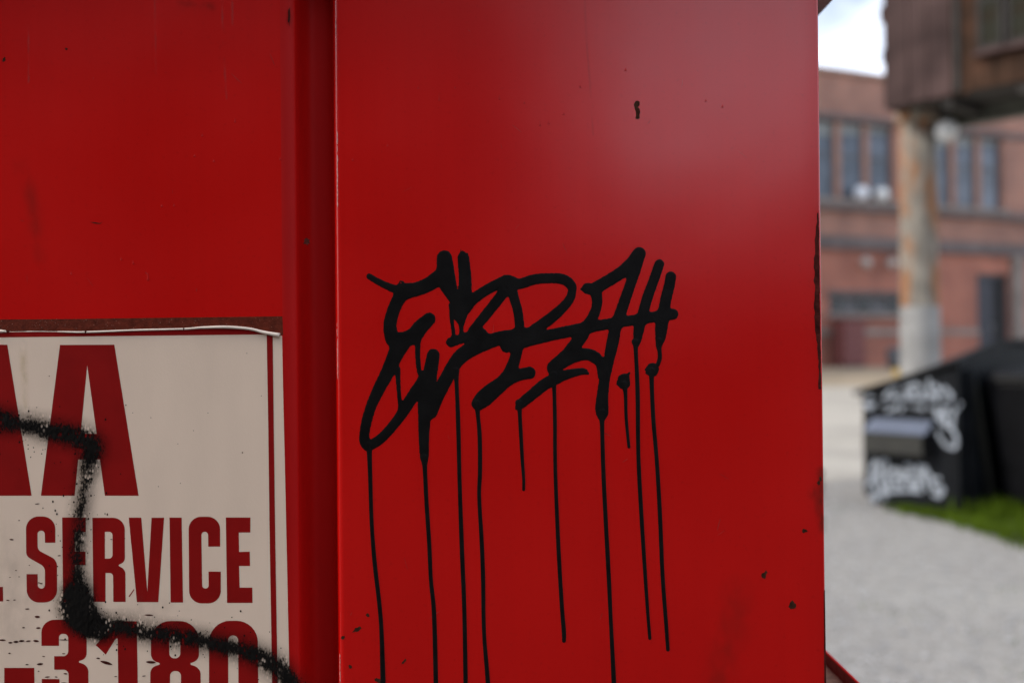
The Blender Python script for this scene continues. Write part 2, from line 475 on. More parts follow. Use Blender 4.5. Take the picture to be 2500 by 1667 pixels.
# ------------------------------------------------------------------ ground
def gz(x, y):
    """the yard is level near the camera and rises gently to the brick building"""
    t = (y - 10.5) / 17.0
    t = max(0.0, min(1.0, t))
    return 0.82 * t * t * (3 - 2 * t)

def ground_point(u, v):
    d = ray(u, v)
    k = 1.0
    for y in np.arange(2.0, 60.0, 0.02):
        p = Vector((0, 0, CAM_Z)) + d * (y / d.y)
        if p.z <= gz(p.x, p.y): return p
    return p

ys = [-60, -2.0] + list(np.linspace(0.0, 10.0, 6)) + list(np.linspace(10.5, 27.5, 24)) + [60, 130, 400]
xs = [-400, -120, -40, -12, 0, 4, 8, 12, 20, 45, 120, 400]
V = [(x, y, gz(x, y)) for y in ys for x in xs]
F = [(j * len(xs) + i, j * len(xs) + i + 1, (j + 1) * len(xs) + i + 1, (j + 1) * len(xs) + i)
     for j in range(len(ys) - 1) for i in range(len(xs) - 1)]
g = mesh_obj('ground', V, F, M['ground'], smooth=True)
tag(g, 'pale gravel yard rising to the brick building', None, None, 'structure')
# unseen asphalt sheet, added so the red paint mirrors dark ground
unseen_lane = mesh_obj('unseen_lane', [(-80, -12.99, 0.004), (80, -12.99, 0.004), (80, 0.55, 0.004), (-80, 0.55, 0.004)], [(0, 1, 2, 3)], M['asphalt'])
tag(unseen_lane, 'dark asphalt lane, unseen, added to darken reflections in the red container', None, None, 'structure')

# paler worn concrete beyond the dumpster, with a ragged near edge
VV, FF = [], []
na = 60
for i in range(na + 1):
    x = -30 + 75 * i / na
    y0 = 10.0 + 0.5 * math.sin(x * 1.9) + 0.3 * math.sin(x * 5.3 + 1) + 0.05 * x
    for j in range(17):
        y = y0 + (24.0 - y0) * j / 16
        VV.append((x, y, gz(x, y) + 0.004))
for i in range(na):
    for j in range(16):
        a = i * 17 + j
        FF.append((a, a + 17, a + 18, a + 1))
ap = mesh_obj('concrete_apron', VV, FF, M['apron'])
tag(ap, 'pale cream worn concrete apron beyond the gravel', None, None, 'structure')

# ------------------------------------------------------------------ brick building at the far side of the yard
FA = math.atan2(0.41, 0.91)
FO = at(2010, 850, 28.0)
FO.z = 0.0
fd = Vector((math.cos(FA), math.sin(FA), 0))
fn = Vector((math.sin(FA), -math.cos(FA), 0))      # towards the yard

def fac(u, v):
    d = ray(u, v)
    k = (FO - Vector((0, 0, CAM_Z))).dot(fn) / d.dot(fn)
    p = Vector((0, 0, CAM_Z)) + d * k
    return ((p - FO).dot(fd), p.z)

bld = tag(empty('brick_building', FO, FA), 'two storey red brick factory with triple windows at the far side of the yard', 'building')
T0, T1, DEP = -16.0, 26.0, 11.0
z_par = fac(2010, 176)[1]
z_lin = fac(2010, 289)[1]
z_sill = fac(2010, 484)[1]
z_b1, z_b0 = fac(2010, 575)[1], fac(2010, 606)[1]
z_w1, z_w0 = fac(2060, 722)[1], fac(2060, 765)[1]
z_t1, z_t0 = fac(2130, 803)[1], fac(2130, 818)[1]
OPEN = []                                           # upper window openings (t0, t1)
for k in range(-3, 6):
    OPEN.append((-0.36 + 4.5 * k, 2.71 + 4.5 * k))
door_t0, door_t1 = fac(2386, 760)[0], fac(2463, 760)[0]
door_z1 = fac(2420, 668)[1]
low_t0, low_t1 = fac(2024, 740)[0], 3.35

def wall_with_holes(name, t0, t1, z0, z1, holes, mat, parent, y=0.0):
    """a facade wall cut into rectangles round its openings, with reveals"""
    tx = sorted({t0, t1, *[h[0] for h in holes], *[h[1] for h in holes]})
    zx = sorted({z0, z1, *[h[2] for h in holes], *[h[3] for h in holes]})
    idx, Vv, Ff = {}, [], []
    def vid(p):
        if p not in idx:
            idx[p] = len(Vv); Vv.append(p)
        return idx[p]
    for a, b in zip(tx, tx[1:]):
        for c, d in zip(zx, zx[1:]):
            m, n = (a + b) / 2, (c + d) / 2
            if any(h[0] < m < h[1] and h[2] < n < h[3] for h in holes): continue
            Ff.append((vid((a, y, c)), vid((b, y, c)), vid((b, y, d)), vid((a, y, d))))
    for h in holes:
        a, b, c, d = h
        for p, q in (((a, c), (a, d)), ((a, d), (b, d)), ((b, d), (b, c)), ((b, c), (a, c))):
            Ff.append((vid((p[0], y, p[1])), vid((q[0], y, q[1])), vid((q[0], y + 0.35, q[1])), vid((p[0], y + 0.35, p[1]))))
    return mesh_obj(name, Vv, Ff, mat, parent)

zg = 0.3
upper_holes = [(a, b, z_sill, z_lin) for a, b in OPEN if b < T1 and a > T0]
lower_holes = [(low_t0, low_t1, z_w0, z_w1), (door_t0, door_t1, zg, door_z1)]
wall_with_holes('wall', T0, T1, z_b0, z_par, upper_holes, M['brick'], bld)
wall_with_holes('wall', T0, T1, zg, z_b0, lower_holes, M['brick_low'], bld)
bm = bmesh.new()
vs = [bm.verts.new(p) for p in [(T0, 0, zg), (T0, 0, z_par), (T0, DEP, z_par), (T0, DEP, zg), (T1, 0, zg), (T1, 0, z_par), (T1, DEP, z_par), (T1, DEP, zg)]]
for f in ((0, 1, 2, 3), (4, 7, 6, 5), (2, 6, 7, 3)): bm.faces.new([vs[i] for i in f])
bm_obj('wall', bm, M['brick'], bld)
mesh_obj('roof', [(T0, 0.3, z_par - 0.4), (T1, 0.3, z_par - 0.4), (T1, DEP, z_par - 0.4), (T0, DEP, z_par - 0.4)], [(0, 1, 2, 3)], M['asphalt'], bld)
box('coping', T0 - 0.1, T1 + 0.1, -0.09, 0.40, z_par, z_par + 0.14, M['coping'], bld, 0.02)
box('lintel_course', T0, T1, -0.06, -0.002, z_lin + 0.002, z_lin + 0.17, M['stone_dark'], bld)
box('sill_course', T0, T1, -0.16, -0.002, z_sill - 0.30, z_sill - 0.10, M['stone_dark'], bld)
box('belt_course', T0, T1, -0.13, -0.004, z_b0, z_b1, M['stone_dark'], bld)
box('water_table', T0, door_t0 - 0.02, -0.10, -0.003, z_t0, z_t1, M['stone'], bld)
box('water_table', door_t1 + 0.25, T1, -0.10, -0.003, z_t0, z_t1, M['stone'], bld)
box('plinth', T0, door_t0 - 0.02, -0.07, -0.003, zg, z_t0 - 0.002, M['brick_low'], bld)
box('pilaster', door_t1 + 0.06, door_t1 + 0.50, -0.20, -0.003, zg, z_b0 - 0.003, M['stone'], bld)

def build_window(parent, a, b, z0, z1):
    w = empty('window', ((a + b) / 2, 0.14, z0), 0, parent)
    n, mw = 3, 0.20
    W = b - a
    lw = (W - 2 * mw - 0.10) / n
    hgt = z1 - z0
    for i in range(n):
        x0 = -W / 2 + 0.05 + i * (lw + mw)
        x1 = x0 + lw
        bm = bmesh.new()
        for (p, q, r, s) in ((x0, x1, 0, 0.07), (x0, x1, hgt - 0.07, hgt), (x0, x1, hgt * 0.55, hgt * 0.55 + 0.06),
                             (x0, x0 + 0.05, 0.07, hgt - 0.07), (x1 - 0.05, x1, 0.07, hgt - 0.07)):
            yy = 0.0 if (q - p) > 0.1 else 0.004
            add_box(bm, p, q, -0.03 + yy, 0.03, r, s)
        bm_obj('frame', bm, M['frame'], w)
        mesh_obj('pane', [(x0 + .04, 0.012, .05), (x1 - .04, 0.012, .05), (x1 - .04, 0.012, hgt * .57), (x0 + .04, 0.012, hgt * .57)], [(0, 1, 2, 3)], M['pane'], w)
        mesh_obj('pane', [(x0 + .04, 0.016, hgt * .57), (x1 - .04, 0.016, hgt * .57), (x1 - .04, 0.016, hgt - .05), (x0 + .04, 0.016, hgt - .05)], [(0, 1, 2, 3)], M['pane'], w)
        box('blind', x0 + .06, x1 - .06, -0.006, 0.004, hgt * (0.80 + 0.05 * ((i * 7) % 3)), hgt - .071, M['blind'], w)
        if i < n - 1:
            box('mullion', x1 + 0.002, x1 + mw - 0.002, -0.10, 0.06, 0, hgt, M['mullion'], w, 0.01)
    box('sill', -W / 2 - 0.08, W / 2 + 0.08, -0.32, 0.02, -0.12, -0.002, M['stone'], w, 0.01)
    # dark room behind the glass
    mesh_obj('backing', [(-W / 2, 0.20, 0), (W / 2, 0.20, 0), (W / 2, 0.20, hgt), (-W / 2, 0.20, hgt)], [(0, 1, 2, 3)], M['door_dark'], w)
    return w

def copy_tree(o, parent=None, loc=None):
    c = o.copy()
    COL.objects.link(c)
    c.parent = parent
    if loc is not None: c.location = loc
    for ch in list(o.children): copy_tree(ch, c)
    return c

w0 = None
for (a, b, c, d) in upper_holes:
    if w0 is None: w0 = build_window(bld, a, b, c, d)
    else: copy_tree(w0, bld, ((a + b) / 2, 0.14, c))

# the low ribbon of dark windows on the ground floor
rib = empty('window', (low_t0, 0.10, z_w0), 0, bld)
RW, RH = low_t1 - low_t0, z_w1 - z_w0
box('frame', 0, RW, 0.02, 0.10, 0, RH, M['frame'], rib)
nx = 6
for i in range(3):
    c = fac((2047, 2116, 2187)[i], 742)[0] - low_t0
    box('pane', c - 0.24, c + 0.24, -0.005, 0.015, 0.05, RH - 0.05, M['dark_pane'], rib)
box('sill', -0.1, RW + 0.1, -0.22, 0.0, -0.12, -0.002, M['stone'], rib)
box('lintel', -0.1, RW + 0.1, -0.16, -0.10 - 0.003, RH + 0.002, RH + 0.16, M['stone_dark'], rib)

# door
dr = empty('door', ((door_t0 + door_t1) / 2, 0.12, zg), 0, bld)
DW, DH = door_t1 - door_t0, door_z1 - zg
box('door_leaf', -DW / 2 + 0.06, 0.14, 0.0, 0.06, 0, DH - 0.10, M['door'], dr, 0.008)
box('door_leaf', 0.15, DW / 2 - 0.06, 0.05, 0.11, 0, DH - 0.10, M['door_dark'], dr, 0.008)
bm = bmesh.new()
add_box(bm, -DW / 2, -DW / 2 + 0.058, -0.04, 0.10, 0, DH)
add_box(bm, DW / 2 - 0.058, DW / 2, -0.04, 0.10, 0, DH)
add_box(bm, -DW / 2 + 0.058, DW / 2 - 0.058, -0.036, 0.10, DH - 0.098, DH)
bm_obj('door_frame', bm, M['frame'], dr)
bm = bmesh.new(); add_box(bm, 0.02, 0.05, -0.07, -0.04, 1.45, 1.75, 0.006); add_box(bm, 0.025, 0.045, -0.045, 0.0, 1.47, 1.50); add_box(bm, 0.025, 0.045, -0.045, 0.0, 1.70, 1.73)
bm_obj('handle', bm, M['metal_grey'], dr)

# round wall lamps above the ribbon window
for (u, v, r_) in ((2094, 644, 0.155), (2157, 645, 0.155), (2196, 613, 0.19)):
    t, z = fac(u, v)
    lm = empty('wall_lamp', (t, -0.32, z), 0, bld)
    bm = bmesh.new(); bmesh.ops.create_uvsphere(bm, u_segments=20, v_segments=12, radius=r_)
    bm_obj('globe', bm, M['cream'], lm, True)
    VV, FF = tube([(0, 0.02, r_ * 0.8), (0, 0.0, r_ + 0.07), (0, 0.12, r_ + 0.12), (0, 0.31, r_ + 0.10)], [0.02] * 4, 8)
    mesh_obj('bracket', VV, FF, M['frame'], lm, True)

# pots on the window sill, each a thing of its own
for i, (u, v, lab) in enumerate(((2095, 476, 'bluish white rounded pot on the upper window sill, left of its creamy twin'),
                                 (2144, 473, 'creamy white rounded pot on the upper window sill beside the concrete column'))):
    t, z = fac(u, v)
    p = FO + fd * t + fn * 0.12
    bm = bmesh.new()
    rr = 0.21
    prof = [(rr * .55, 0), (rr * .85, 0.06), (rr, 0.17), (rr * .95, 0.27), (rr * .75, 0.34), (rr * .80, 0.37), (rr * .70, 0.37), (rr * .62, 0.30)]
    add_lathe(bm, prof, 0, 0, 24)
    o = bm_obj('pot', bm, M['pot'] if i == 0 else M['white_glass'], None, True)
    o.location = (p.x, p.y, z_sill + 0.001)
    tag(o, lab, 'pot', 'pots on the window sill')

# tan dirt strip and odds and ends at the foot of the building
dl = []
for (t, off) in ((T0, 6.5), (T1, 6.5), (T1, 0.0), (T0, 0.0)):
    dl.append(FO + fd * t + fn * off)
nseg, VV, FF = 40, [], []
for i in range(nseg + 1):
    for j in range(9):
        t = T0 + (T1 - T0) * i / nseg
        off = 5.6 * j / 8 + (0.5 * math.sin(i * 1.7) if j == 8 else 0)
        p = FO + fd * t + fn * off
        VV.append((p.x, p.y, gz(p.x, p.y) + 0.009))
for i in range(nseg):
    for j in range(8):
        a = i * 9 + j
        FF.append((a, a + 1, a + 10, a + 9))
dirt = mesh_obj('dirt_strip', VV, FF, M['dirt'])
tag(dirt, 'strip of dry tan dirt along the foot of the brick building', None, None, 'structure')

def cabinet(name, u0, u1, v1, off, mat, lab, cat):
    t0, _ = fac(u0, 850); t1, z1 = fac(u1, v1)
    c = FO + fd * ((t0 + t1) / 2) + fn * off
    zb = gz(c.x, c.y) + 0.004
    r_ = tag(empty(name, (c.x, c.y, zb), FA), lab, cat)
    w, h = (t1 - t0), z1 - zb
    box('body', -w / 2, w / 2, -0.22, 0.22, 0.05, h, mat, r_, 0.02)
    box('lid', -w / 2 - 0.03, w / 2 + 0.03, -0.25, 0.25, h + 0.001, h + 0.06, mat, r_, 0.015)
    box('door', -w / 2 + 0.05, w / 2 - 0.05, -0.235, -0.221, 0.12, h - 0.07, mat, r_, 0.004)
    box('base', -w / 2 + 0.04, w / 2 - 0.04, -0.18, 0.18, 0, 0.05, M['frame'], r_)
    return r_
cabinet('utility_cabinet', 2012, 2064, 786, 0.55, M['bin_red'], 'dull red steel cabinet against the far building, just right of the red container', 'cabinet')
# low dark bin
t, z = fac(2042, 905)
c = FO + fd * t + fn * 2.2
zb = gz(c.x, c.y) + 0.004
b_ = tag(empty('dark_bin', (c.x, c.y, zb), FA), 'small dark grey bin on the tan dirt in front of the red cabinet', 'bin')
bm = bmesh.new(); add_lathe(bm, [(0.17, 0), (0.20, 0.05), (0.24, 0.46)], 0, 0, 18); bm_obj('body', bm, M['frame'], b_, True)
bm = bmesh.new(); add_lathe(bm, [(0.26, 0.461), (0.26, 0.50), (0.15, 0.56), (0.02, 0.57)], 0, 0, 18); bm_obj('lid', bm, M['frame'], b_, True)
# yellow kerb block
p = ground_point(2212, 915)
yb = tag(empty('kerb_block', (p.x, p.y, p.z), FA), 'short yellow painted kerb block seen at the left foot of the concrete column', 'kerb block')
bm = bmesh.new()
vs = [bm.verts.new(q) for q in [(-.35, -.10, 0), (.35, -.10, 0), (.35, .10, 0), (-.35, .10, 0), (-.33, -.06, .16), (.33, -.06, .16), (.33, .06, .16), (-.33, .06, .16)]]
for f in ((0, 3, 2, 1), (4, 5, 6, 7), (0, 1, 5, 4), (1, 2, 6, 5), (2, 3, 7, 6), (3, 0, 4, 7)): bm.faces.new([vs[i] for i in f])
bm_obj('block', bm, M['yellow'], yb)
for xx in (-0.22, 0.22):
    bm = bmesh.new(); add_lathe(bm, [(0.022, 0.158), (0.022, 0.168), (0.010, 0.172)], xx, 0, 8); bm_obj('fixing_pin', bm, M['frame'], yb)

# ------------------------------------------------------------------ concrete column and elevated walkway
COLY = 13.85
cb, ct = at(2250, 1000, COLY), at(2236, 275, COLY)
cx = (at(2243, 560, COLY)).x
cg = gz(cx, COLY)
z_sof = at(2175, 262, 13.5).z
col = tag(empty('concrete_column', (cx, COLY, cg)), 'round stained concrete column with grey painted foot behind the black dumpster', 'column')
bm = bmesh.new()
zp = at(2243, 752, COLY).z - cg
prof = [(0.262, 0), (0.255, zp), (0.245, (z_sof - cg) * 0.8), (0.238, z_sof - cg - 0.18)]
add_lathe(bm, prof, 0, 0, 32); bm_obj('shaft', bm, M['concrete'], col, True)
bm = bmesh.new(); add_lathe(bm, [(0.268, 0.0), (0.264, zp * 0.6), (0.2595, zp - 0.03), (0.2565, zp + 0.02)], 0, 0, 32, False); bm_obj('painted_foot', bm, M['grey_paint'], col, True)
bm = bmesh.new(); add_lathe(bm, [(0.24, z_sof - cg - 0.18), (0.30, z_sof - cg - 0.12), (0.30, z_sof - cg - 0.004)], 0, 0, 32); bm_obj('capital', bm, M['concrete'], col)

WA = Vector((0.64, -0.77, 0)).normalized()        # along the walkway, towards the camera
WB = Vector((0.77, 0.64, 0)).normalized()         # across it
W0 = at(2166, 262, 13.5); W0.z = 0
wk = tag(empty('elevated_walkway', (W0.x, W0.y, z_sof), math.atan2(WA.y, WA.x)), 'dark brown boarded walkway carried overhead on the concrete column', 'walkway')
# local: +x along WA, local +y = across (WB), z up from soffit
WL, WW, WH = 9.0, 1.15, 3.3
def wbox(name, x0, x1, y0, y1, z0, z1, mat, bev=0.0):
    return box(name, x0, x1, y0, y1, z0, z1, mat, wk, bev)
wbox('floor_slab', 0.02, WL, 0.03, WW - 0.03, 0.0, 0.22, M['soffit'])
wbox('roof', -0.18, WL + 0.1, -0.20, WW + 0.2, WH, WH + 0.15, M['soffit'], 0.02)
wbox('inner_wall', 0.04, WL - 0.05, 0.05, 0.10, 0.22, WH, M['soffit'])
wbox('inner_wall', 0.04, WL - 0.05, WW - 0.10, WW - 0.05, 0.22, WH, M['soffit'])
x = 0.0
i = 0
while x < WL - 0.1:                                  # boards of the camera side, each its own piece
    w = (0.30, 0.27, 0.33, 0.25)[i % 4]
    lo = 0.0 + (0.02 * ((i * 5) % 3))
    wbox('board', x + 0.006, min(x + w, WL) - 0.006, 0.0 + 0.006 * (i % 2), 0.045, -0.02 + lo * 0.4, WH - 0.03, M['timber'] if i < 3 else M['timber_warm'], 0.004)
    x += w; i += 1
y = 0.0
i = 0
while y < WW - 0.06:                                 # boards of its end
    w = 0.285
    wbox('board', -0.045 - 0.006 * (i % 2), -0.001, y + 0.005, min(y + w, WW) - 0.005, -0.02, WH - 0.03, M['timber'], 0.004)
    y += w; i += 1
x = 0.98
while x < WL:
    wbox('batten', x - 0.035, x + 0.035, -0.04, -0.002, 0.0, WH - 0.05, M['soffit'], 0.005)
    x += 0.95
for (a, b, c) in ((-0.24, 1.72, 2.6), (-0.11, 1.18, 1.40), (-0.085, 0.62, 0.80)):
    wbox('bracket', a, -0.052, 0.02, 0.30, b, c, M['timber'], 0.01)
def wface(u, v):
    d = ray(u, v)
    k = (W0 - Vector((0, 0, CAM_Z))).dot(WB) / d.dot(WB)
    p = Vector((0, 0, CAM_Z)) + d * k
    return ((p - W0).dot(WA), p.z - z_sof)
# two timber framed windows in the camera side
for (ua, ub, va) in ((2392, 2456, 128), (2464, 2548, 112)):
    xa_, za_ = wface(ua, va); xb_, _ = wface(ub, va)
    ww = empty('window', ((xa_ + xb_) / 2, -0.045, za_), 0, wk)
    hw_ = (xb_ - xa_) / 2; hh_ = 1.25
    bm = bmesh.new()
    add_box(bm, -hw_, -hw_ + 0.05, -0.03, 0.0, 0, hh_); add_box(bm, hw_ - 0.05, hw_, -0.03, 0.0, 0, hh_)
    add_box(bm, -hw_ + 0.05, hw_ - 0.05, -0.027, 0.0, 0, 0.06); add_box(bm, -hw_ + 0.05, hw_ - 0.05, -0.027, 0.0, hh_ - 0.06, hh_)
    add_box(bm, -hw_ + 0.05, hw_ - 0.05, -0.024, 0.0, hh_ * 0.48, hh_ * 0.48 + 0.05)
    bm_obj('frame', bm, M['soffit'], ww)
    box('pane', -hw_ + 0.051, hw_ - 0.051, -0.012, -0.002, 0.061, hh_ * 0.48 - 0.001, M['amber_pane'], ww)
    box('pane', -hw_ + 0.051, hw_ - 0.051, -0.012, -0.002, hh_ * 0.48 + 0.051, hh_ - 0.061, M['amber_pane'], ww)
    box('sill', -hw_ - 0.04, hw_ + 0.04, -0.07, 0.0, -0.07, -0.002, M['timber'], ww)
bm = bmesh.new()
for yy in (WW - 0.22,):
    add_box(bm, 0.1, WL, yy, yy + 0.16, -0.03, -0.002)
    add_box(bm, 0.1, WL, yy + 0.07, yy + 0.09, -0.20, -0.03)
    add_box(bm, 0.1, WL, yy, yy + 0.16, -0.23, -0.20)
bm_obj('beam', bm, M['beam'], wk)
for k in range(9):
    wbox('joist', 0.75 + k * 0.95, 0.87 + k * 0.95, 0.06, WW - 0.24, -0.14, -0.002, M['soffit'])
# white globe lamp under the walkway
lp = at(2311, 319, 13.55)
gl = tag(empty('globe_lamp', (lp.x, lp.y, lp.z)), 'white globe lamp hanging below the walkway right of the column', 'lamp')
bm = bmesh.new(); bmesh.ops.create_uvsphere(bm, u_segments=24, v_segments=14, radius=0.15); bm_obj('globe', bm, M['white_glass'], gl, True)
bm = bmesh.new(); add_lathe(bm, [(0.02, 0.14), (0.02, z_sof - lp.z - 0.04), (0.06, z_sof - lp.z - 0.035), (0.06, z_sof - lp.z - 0.003)], 0, 0, 12); bm_obj('stem', bm, M['frame'], gl)

# ------------------------------------------------------------------ black dumpster
D0 = ground_point(2110, 1229); D0.z = 0
D1 = ground_point(2345, 1261); D1.z = 0
da = (D1 - D0).normalized(); DS = (D1 - D0).length   # front to back along the visible end
db = Vector((-da.y, da.x, 0)).normalized()           # along its length, away from the visible end
if db.x < 0: db = -db
dns = -db                                            # outward normal of the visible end
DL = 1.85
def dz(u, v, s):
    p0 = D0 + da * s
    d = ray(u, v); k = p0.y / d.y
    return (Vector((0, 0, CAM_Z)) + d * k).z
zf = dz(2105, 962, 0.0)
zr = dz(2345, 892, DS)
dump = tag(empty('dumpster', D0, math.atan2(da.y, da.x)), 'black steel dumpster with white graffiti on its end, standing by the grass', 'dumpster')
# local axes: +x along the end (front to back), +y = db if right-handed
sgn = 1.0 if (Matrix.Rotation(math.atan2(da.y, da.x), 3, 'Z') @ Vector((0, 1, 0))).dot(db) > 0 else -1.0
def dm(name, verts, faces, mat, parent=dump, smooth=False):
    o = mesh_obj(name, [(s, sgn * l, z) for (s, l, z) in verts], faces, mat, parent, smooth)
    bm = bmesh.new(); bm.from_mesh(o.data); bmesh.ops.recalc_face_normals(bm, faces=bm.faces); bm.to_mesh(o.data); bm.free()
    return o
def dbox(name, s0, s1, l0, l1, z0, z1, mat, parent=dump, bev=0.0):
    l0, l1 = sorted((sgn * l0, sgn * l1))
    return box(name, s0, s1, l0, l1, z0, z1, mat, parent, bev)
prof = [(0.0, 0.10), (0.07, 0.05), (DS, 0.05), (DS, zr), (0.0, zf)]
n = len(prof)
VV = [(s, 0.0, z) for s, z in prof] + [(s, DL, z) for s, z in prof]
FF = [tuple(range(n)), tuple(range(2 * n - 1, n - 1, -1))] + [(i, (i + 1) % n, n + (i + 1) % n, n + i) for i in range(n) if i != 3]
body = dm('body', VV, FF, M['black_steel'])
for l in (0.03, DL - 0.13):
    dbox('skid', 0.05, DS - 0.03, l, l + 0.10, 0.0, 0.049, M['black_steel'])
def lid_mesh(l0, l1, name):
    ns, nl = 8, 10
    vs_ = []
    for k in (0, 1):
        for i in range(ns + 1):
            for j in range(nl + 1):
                s = -0.07 + (DS + 0.10) * i / ns
                l = l0 + (l1 - l0) * j / nl
                z = zf + (zr - zf) * (s / DS) + 0.012
                z += 0.17 * math.sin(math.pi * max(0, min(1, (l + 0.03) / (DL + 0.06)))) * min(1, max(0.0, (s + 0.07) / (DS * 0.9)))
                z += 0.035 if k == 0 else 0.0
                vs_.append((s, l, z))
    m_ = (ns + 1) * (nl + 1)
    fs = []
    for i in range(ns):
        for j in range(nl):
            a = i * (nl + 1) + j
            q = (a, a + 1, a + nl + 2, a + nl + 1)
            fs.append(q); fs.append(tuple(m_ + t for t in q[::-1]))
    rim = [j for j in range(nl + 1)] + [i * (nl + 1) + nl for i in range(1, ns + 1)] + [ns * (nl + 1) + j for j in range(nl - 1, -1, -1)] + [i * (nl + 1) for i in range(ns - 1, 0, -1)]
    for a, b in zip(rim, rim[1:] + rim[:1]): fs.append((a, b, m_ + b, m_ + a))
    return dm(name, vs_, fs, M['black_plastic'])
lid_mesh(-0.05, DL / 2 - 0.006, 'lid')
lid_mesh(DL / 2 + 0.006, DL + 0.05, 'lid')
# fill between the domed lids and the sloping rim at the back
ns = 16
VV, FF = [], []
for j in range(ns + 1):
    l = DL * j / ns
    h = 0.17 * math.sin(math.pi * (l + 0.03) / (DL + 0.06))
    VV += [(DS - 0.012, l, zr - 0.01), (DS - 0.012, l, zr + h + 0.012)]
for j in range(ns): FF.append((2 * j, 2 * j + 2, 2 * j + 3, 2 * j + 1))
dm('rear_rim', VV, FF, M['black_steel'])
for l in (0.10, 0.66, 1.22, DL - 0.12):
    dbox('rib', DS + 0.001, DS + 0.05, l, l + 0.06, 0.06, zr - 0.03, M['black_steel'])
dbox('rim_rail', 0.0, DS, -0.028, -0.001, zf - 0.075, zf - 0.035, M['black_steel'])
# slanted stiffener on the back
VV = [(DS + 0.001, .16, zr - .10), (DS + 0.001, .21, zr - .10), (DS + 0.001, .52, .08), (DS + 0.001, .46, .08)]
VV += [(s + 0.035, l, z) for s, l, z in VV]
dm('stiffener', VV, [(0, 1, 2, 3), (4, 7, 6, 5), (0, 4, 5, 1), (1, 5, 6, 2), (2, 6, 7, 3), (3, 7, 4, 0)], M['pocket'])

def dface(u, v, out=0.0):
    """pixel -> (s, z) on the end face of the dumpster, moved out by `out`"""
    o_ = D0 + dns * out
    d = ray(u, v)
    k = (o_ - Vector((0, 0, CAM_Z))).dot(dns) / d.dot(dns)
    p = Vector((0, 0, CAM_Z)) + d * k
    return ((p - D0).dot(da), p.z)
Z4 = lambda x, y: (1960 + x * 540 / 1841.0, 880 + y * 460 / 1568.0)
# fork pocket with a sloping hood
POUT = 0.15
s0, zt = dface(*Z4(520, 470)); s1, _ = dface(*Z4(1050, 470))
sa, zm = dface(*Z4(500, 585), POUT); sb, zl = dface(*Z4(1010, 800), POUT)
s0 = sa; s1 = max(s1, sb)
zb = dface(*Z4(800, 830), 0.0)[1]
pk = empty('fork_pocket', (0, 0, 0), 0, dump)
VV = [(s0, 0, zt), (s1, 0, zt), (s1, -POUT, zm), (s0, -POUT, zm)]
VV += [(s, l + (0 if l == 0 else 0.012), z - 0.012) for s, l, z in VV]
dm('hood', VV, [(0, 1, 2, 3), (4, 7, 6, 5), (0, 4, 5, 1), (1, 5, 6, 2), (2, 6, 7, 3), (3, 7, 4, 0)], M['lit_hood'], pk)
dbox('front_plate', s0, s1 - 0.02, -POUT, -POUT + 0.012, zl, zm - 0.014, M['pocket'], pk)
dbox('bottom_plate', s0, s1 - 0.02, -POUT + 0.013, -0.001, zl, zl + 0.012, M['pocket'], pk)
dbox('back_plate', s0, s1, -0.010, -0.002, zl + 0.013, zt - 0.02, M['door_dark'], pk)

def dump_strokes(name, strokes, hw, parent):
    """white paint strokes on the end of the dumpster as thin raised ribbons"""
    VV, FF = [], []
    for si, st in enumerate(strokes):
        pts = [Vector((*dface(*Z4(x, y)), 0)) for x, y in st]
        # Catmull-Rom
        P_ = [pts[0]] + pts + [pts[-1]]
        dense = []
        for i in range(1, len(P_) - 2):
            for k in range(6):
                t = k / 6
                a, b, c, d = P_[i - 1:i + 3]
                dense.append(0.5 * ((2 * b) + (c - a) * t + (2 * a - 5 * b + 4 * c - d) * t * t + (3 * b - a - 3 * c + d) * t ** 3))
        dense.append(pts[-1])
        base = len(VV)
        off = -0.003 - 0.0006 * si
        for i, p in enumerate(dense):
            t = dense[min(i + 1, len(dense) - 1)] - dense[max(i - 1, 0)]
            nrm = Vector((-t.y, t.x, 0))
            nrm = nrm.normalized() if nrm.length > 1e-6 else Vector((1, 0, 0))
            for q in (-1, 1):
                e = p + nrm * hw * q
                VV.append((e.x, off, e.y))
        for i in range(len(dense) - 1):
            a = base + 2 * i
            FF.append((a, a + 1, a + 3, a + 2))
    return dm(name, VV, FF, M['white_spray'], parent)
upper = [[(800, 215), (720, 250), (680, 330), (760, 330), (820, 290), (790, 380), (700, 420)],
         [(850, 220), (960, 185)], [(905, 210), (890, 300), (885, 390)],
         [(960, 330), (1000, 290), (1010, 360), (960, 400)],
         [(1050, 150), (1060, 260), (1040, 380)], [(1050, 300), (1120, 290), (1120, 380), (1060, 400)],
         [(1170, 220), (1240, 290), (1190, 370), (1150, 470)],
         [(1320, 350), (1260, 440), (1240, 550), (1180, 530), (1110, 450)],
         [(1240, 550), (1280, 640), (1270, 720), (1190, 700), (1110, 580)],
         [(1100, 420), (1180, 440), (1220, 400)], [(820, 420), (900, 240), (940, 400)], [(960, 200), (1000, 270), (950, 330), (1010, 410)],
         [(1090, 200), (1150, 250), (1110, 330)], [(1150, 330), (1230, 360), (1170, 430), (1210, 520)], [(660, 380), (760, 300), (840, 350)]]
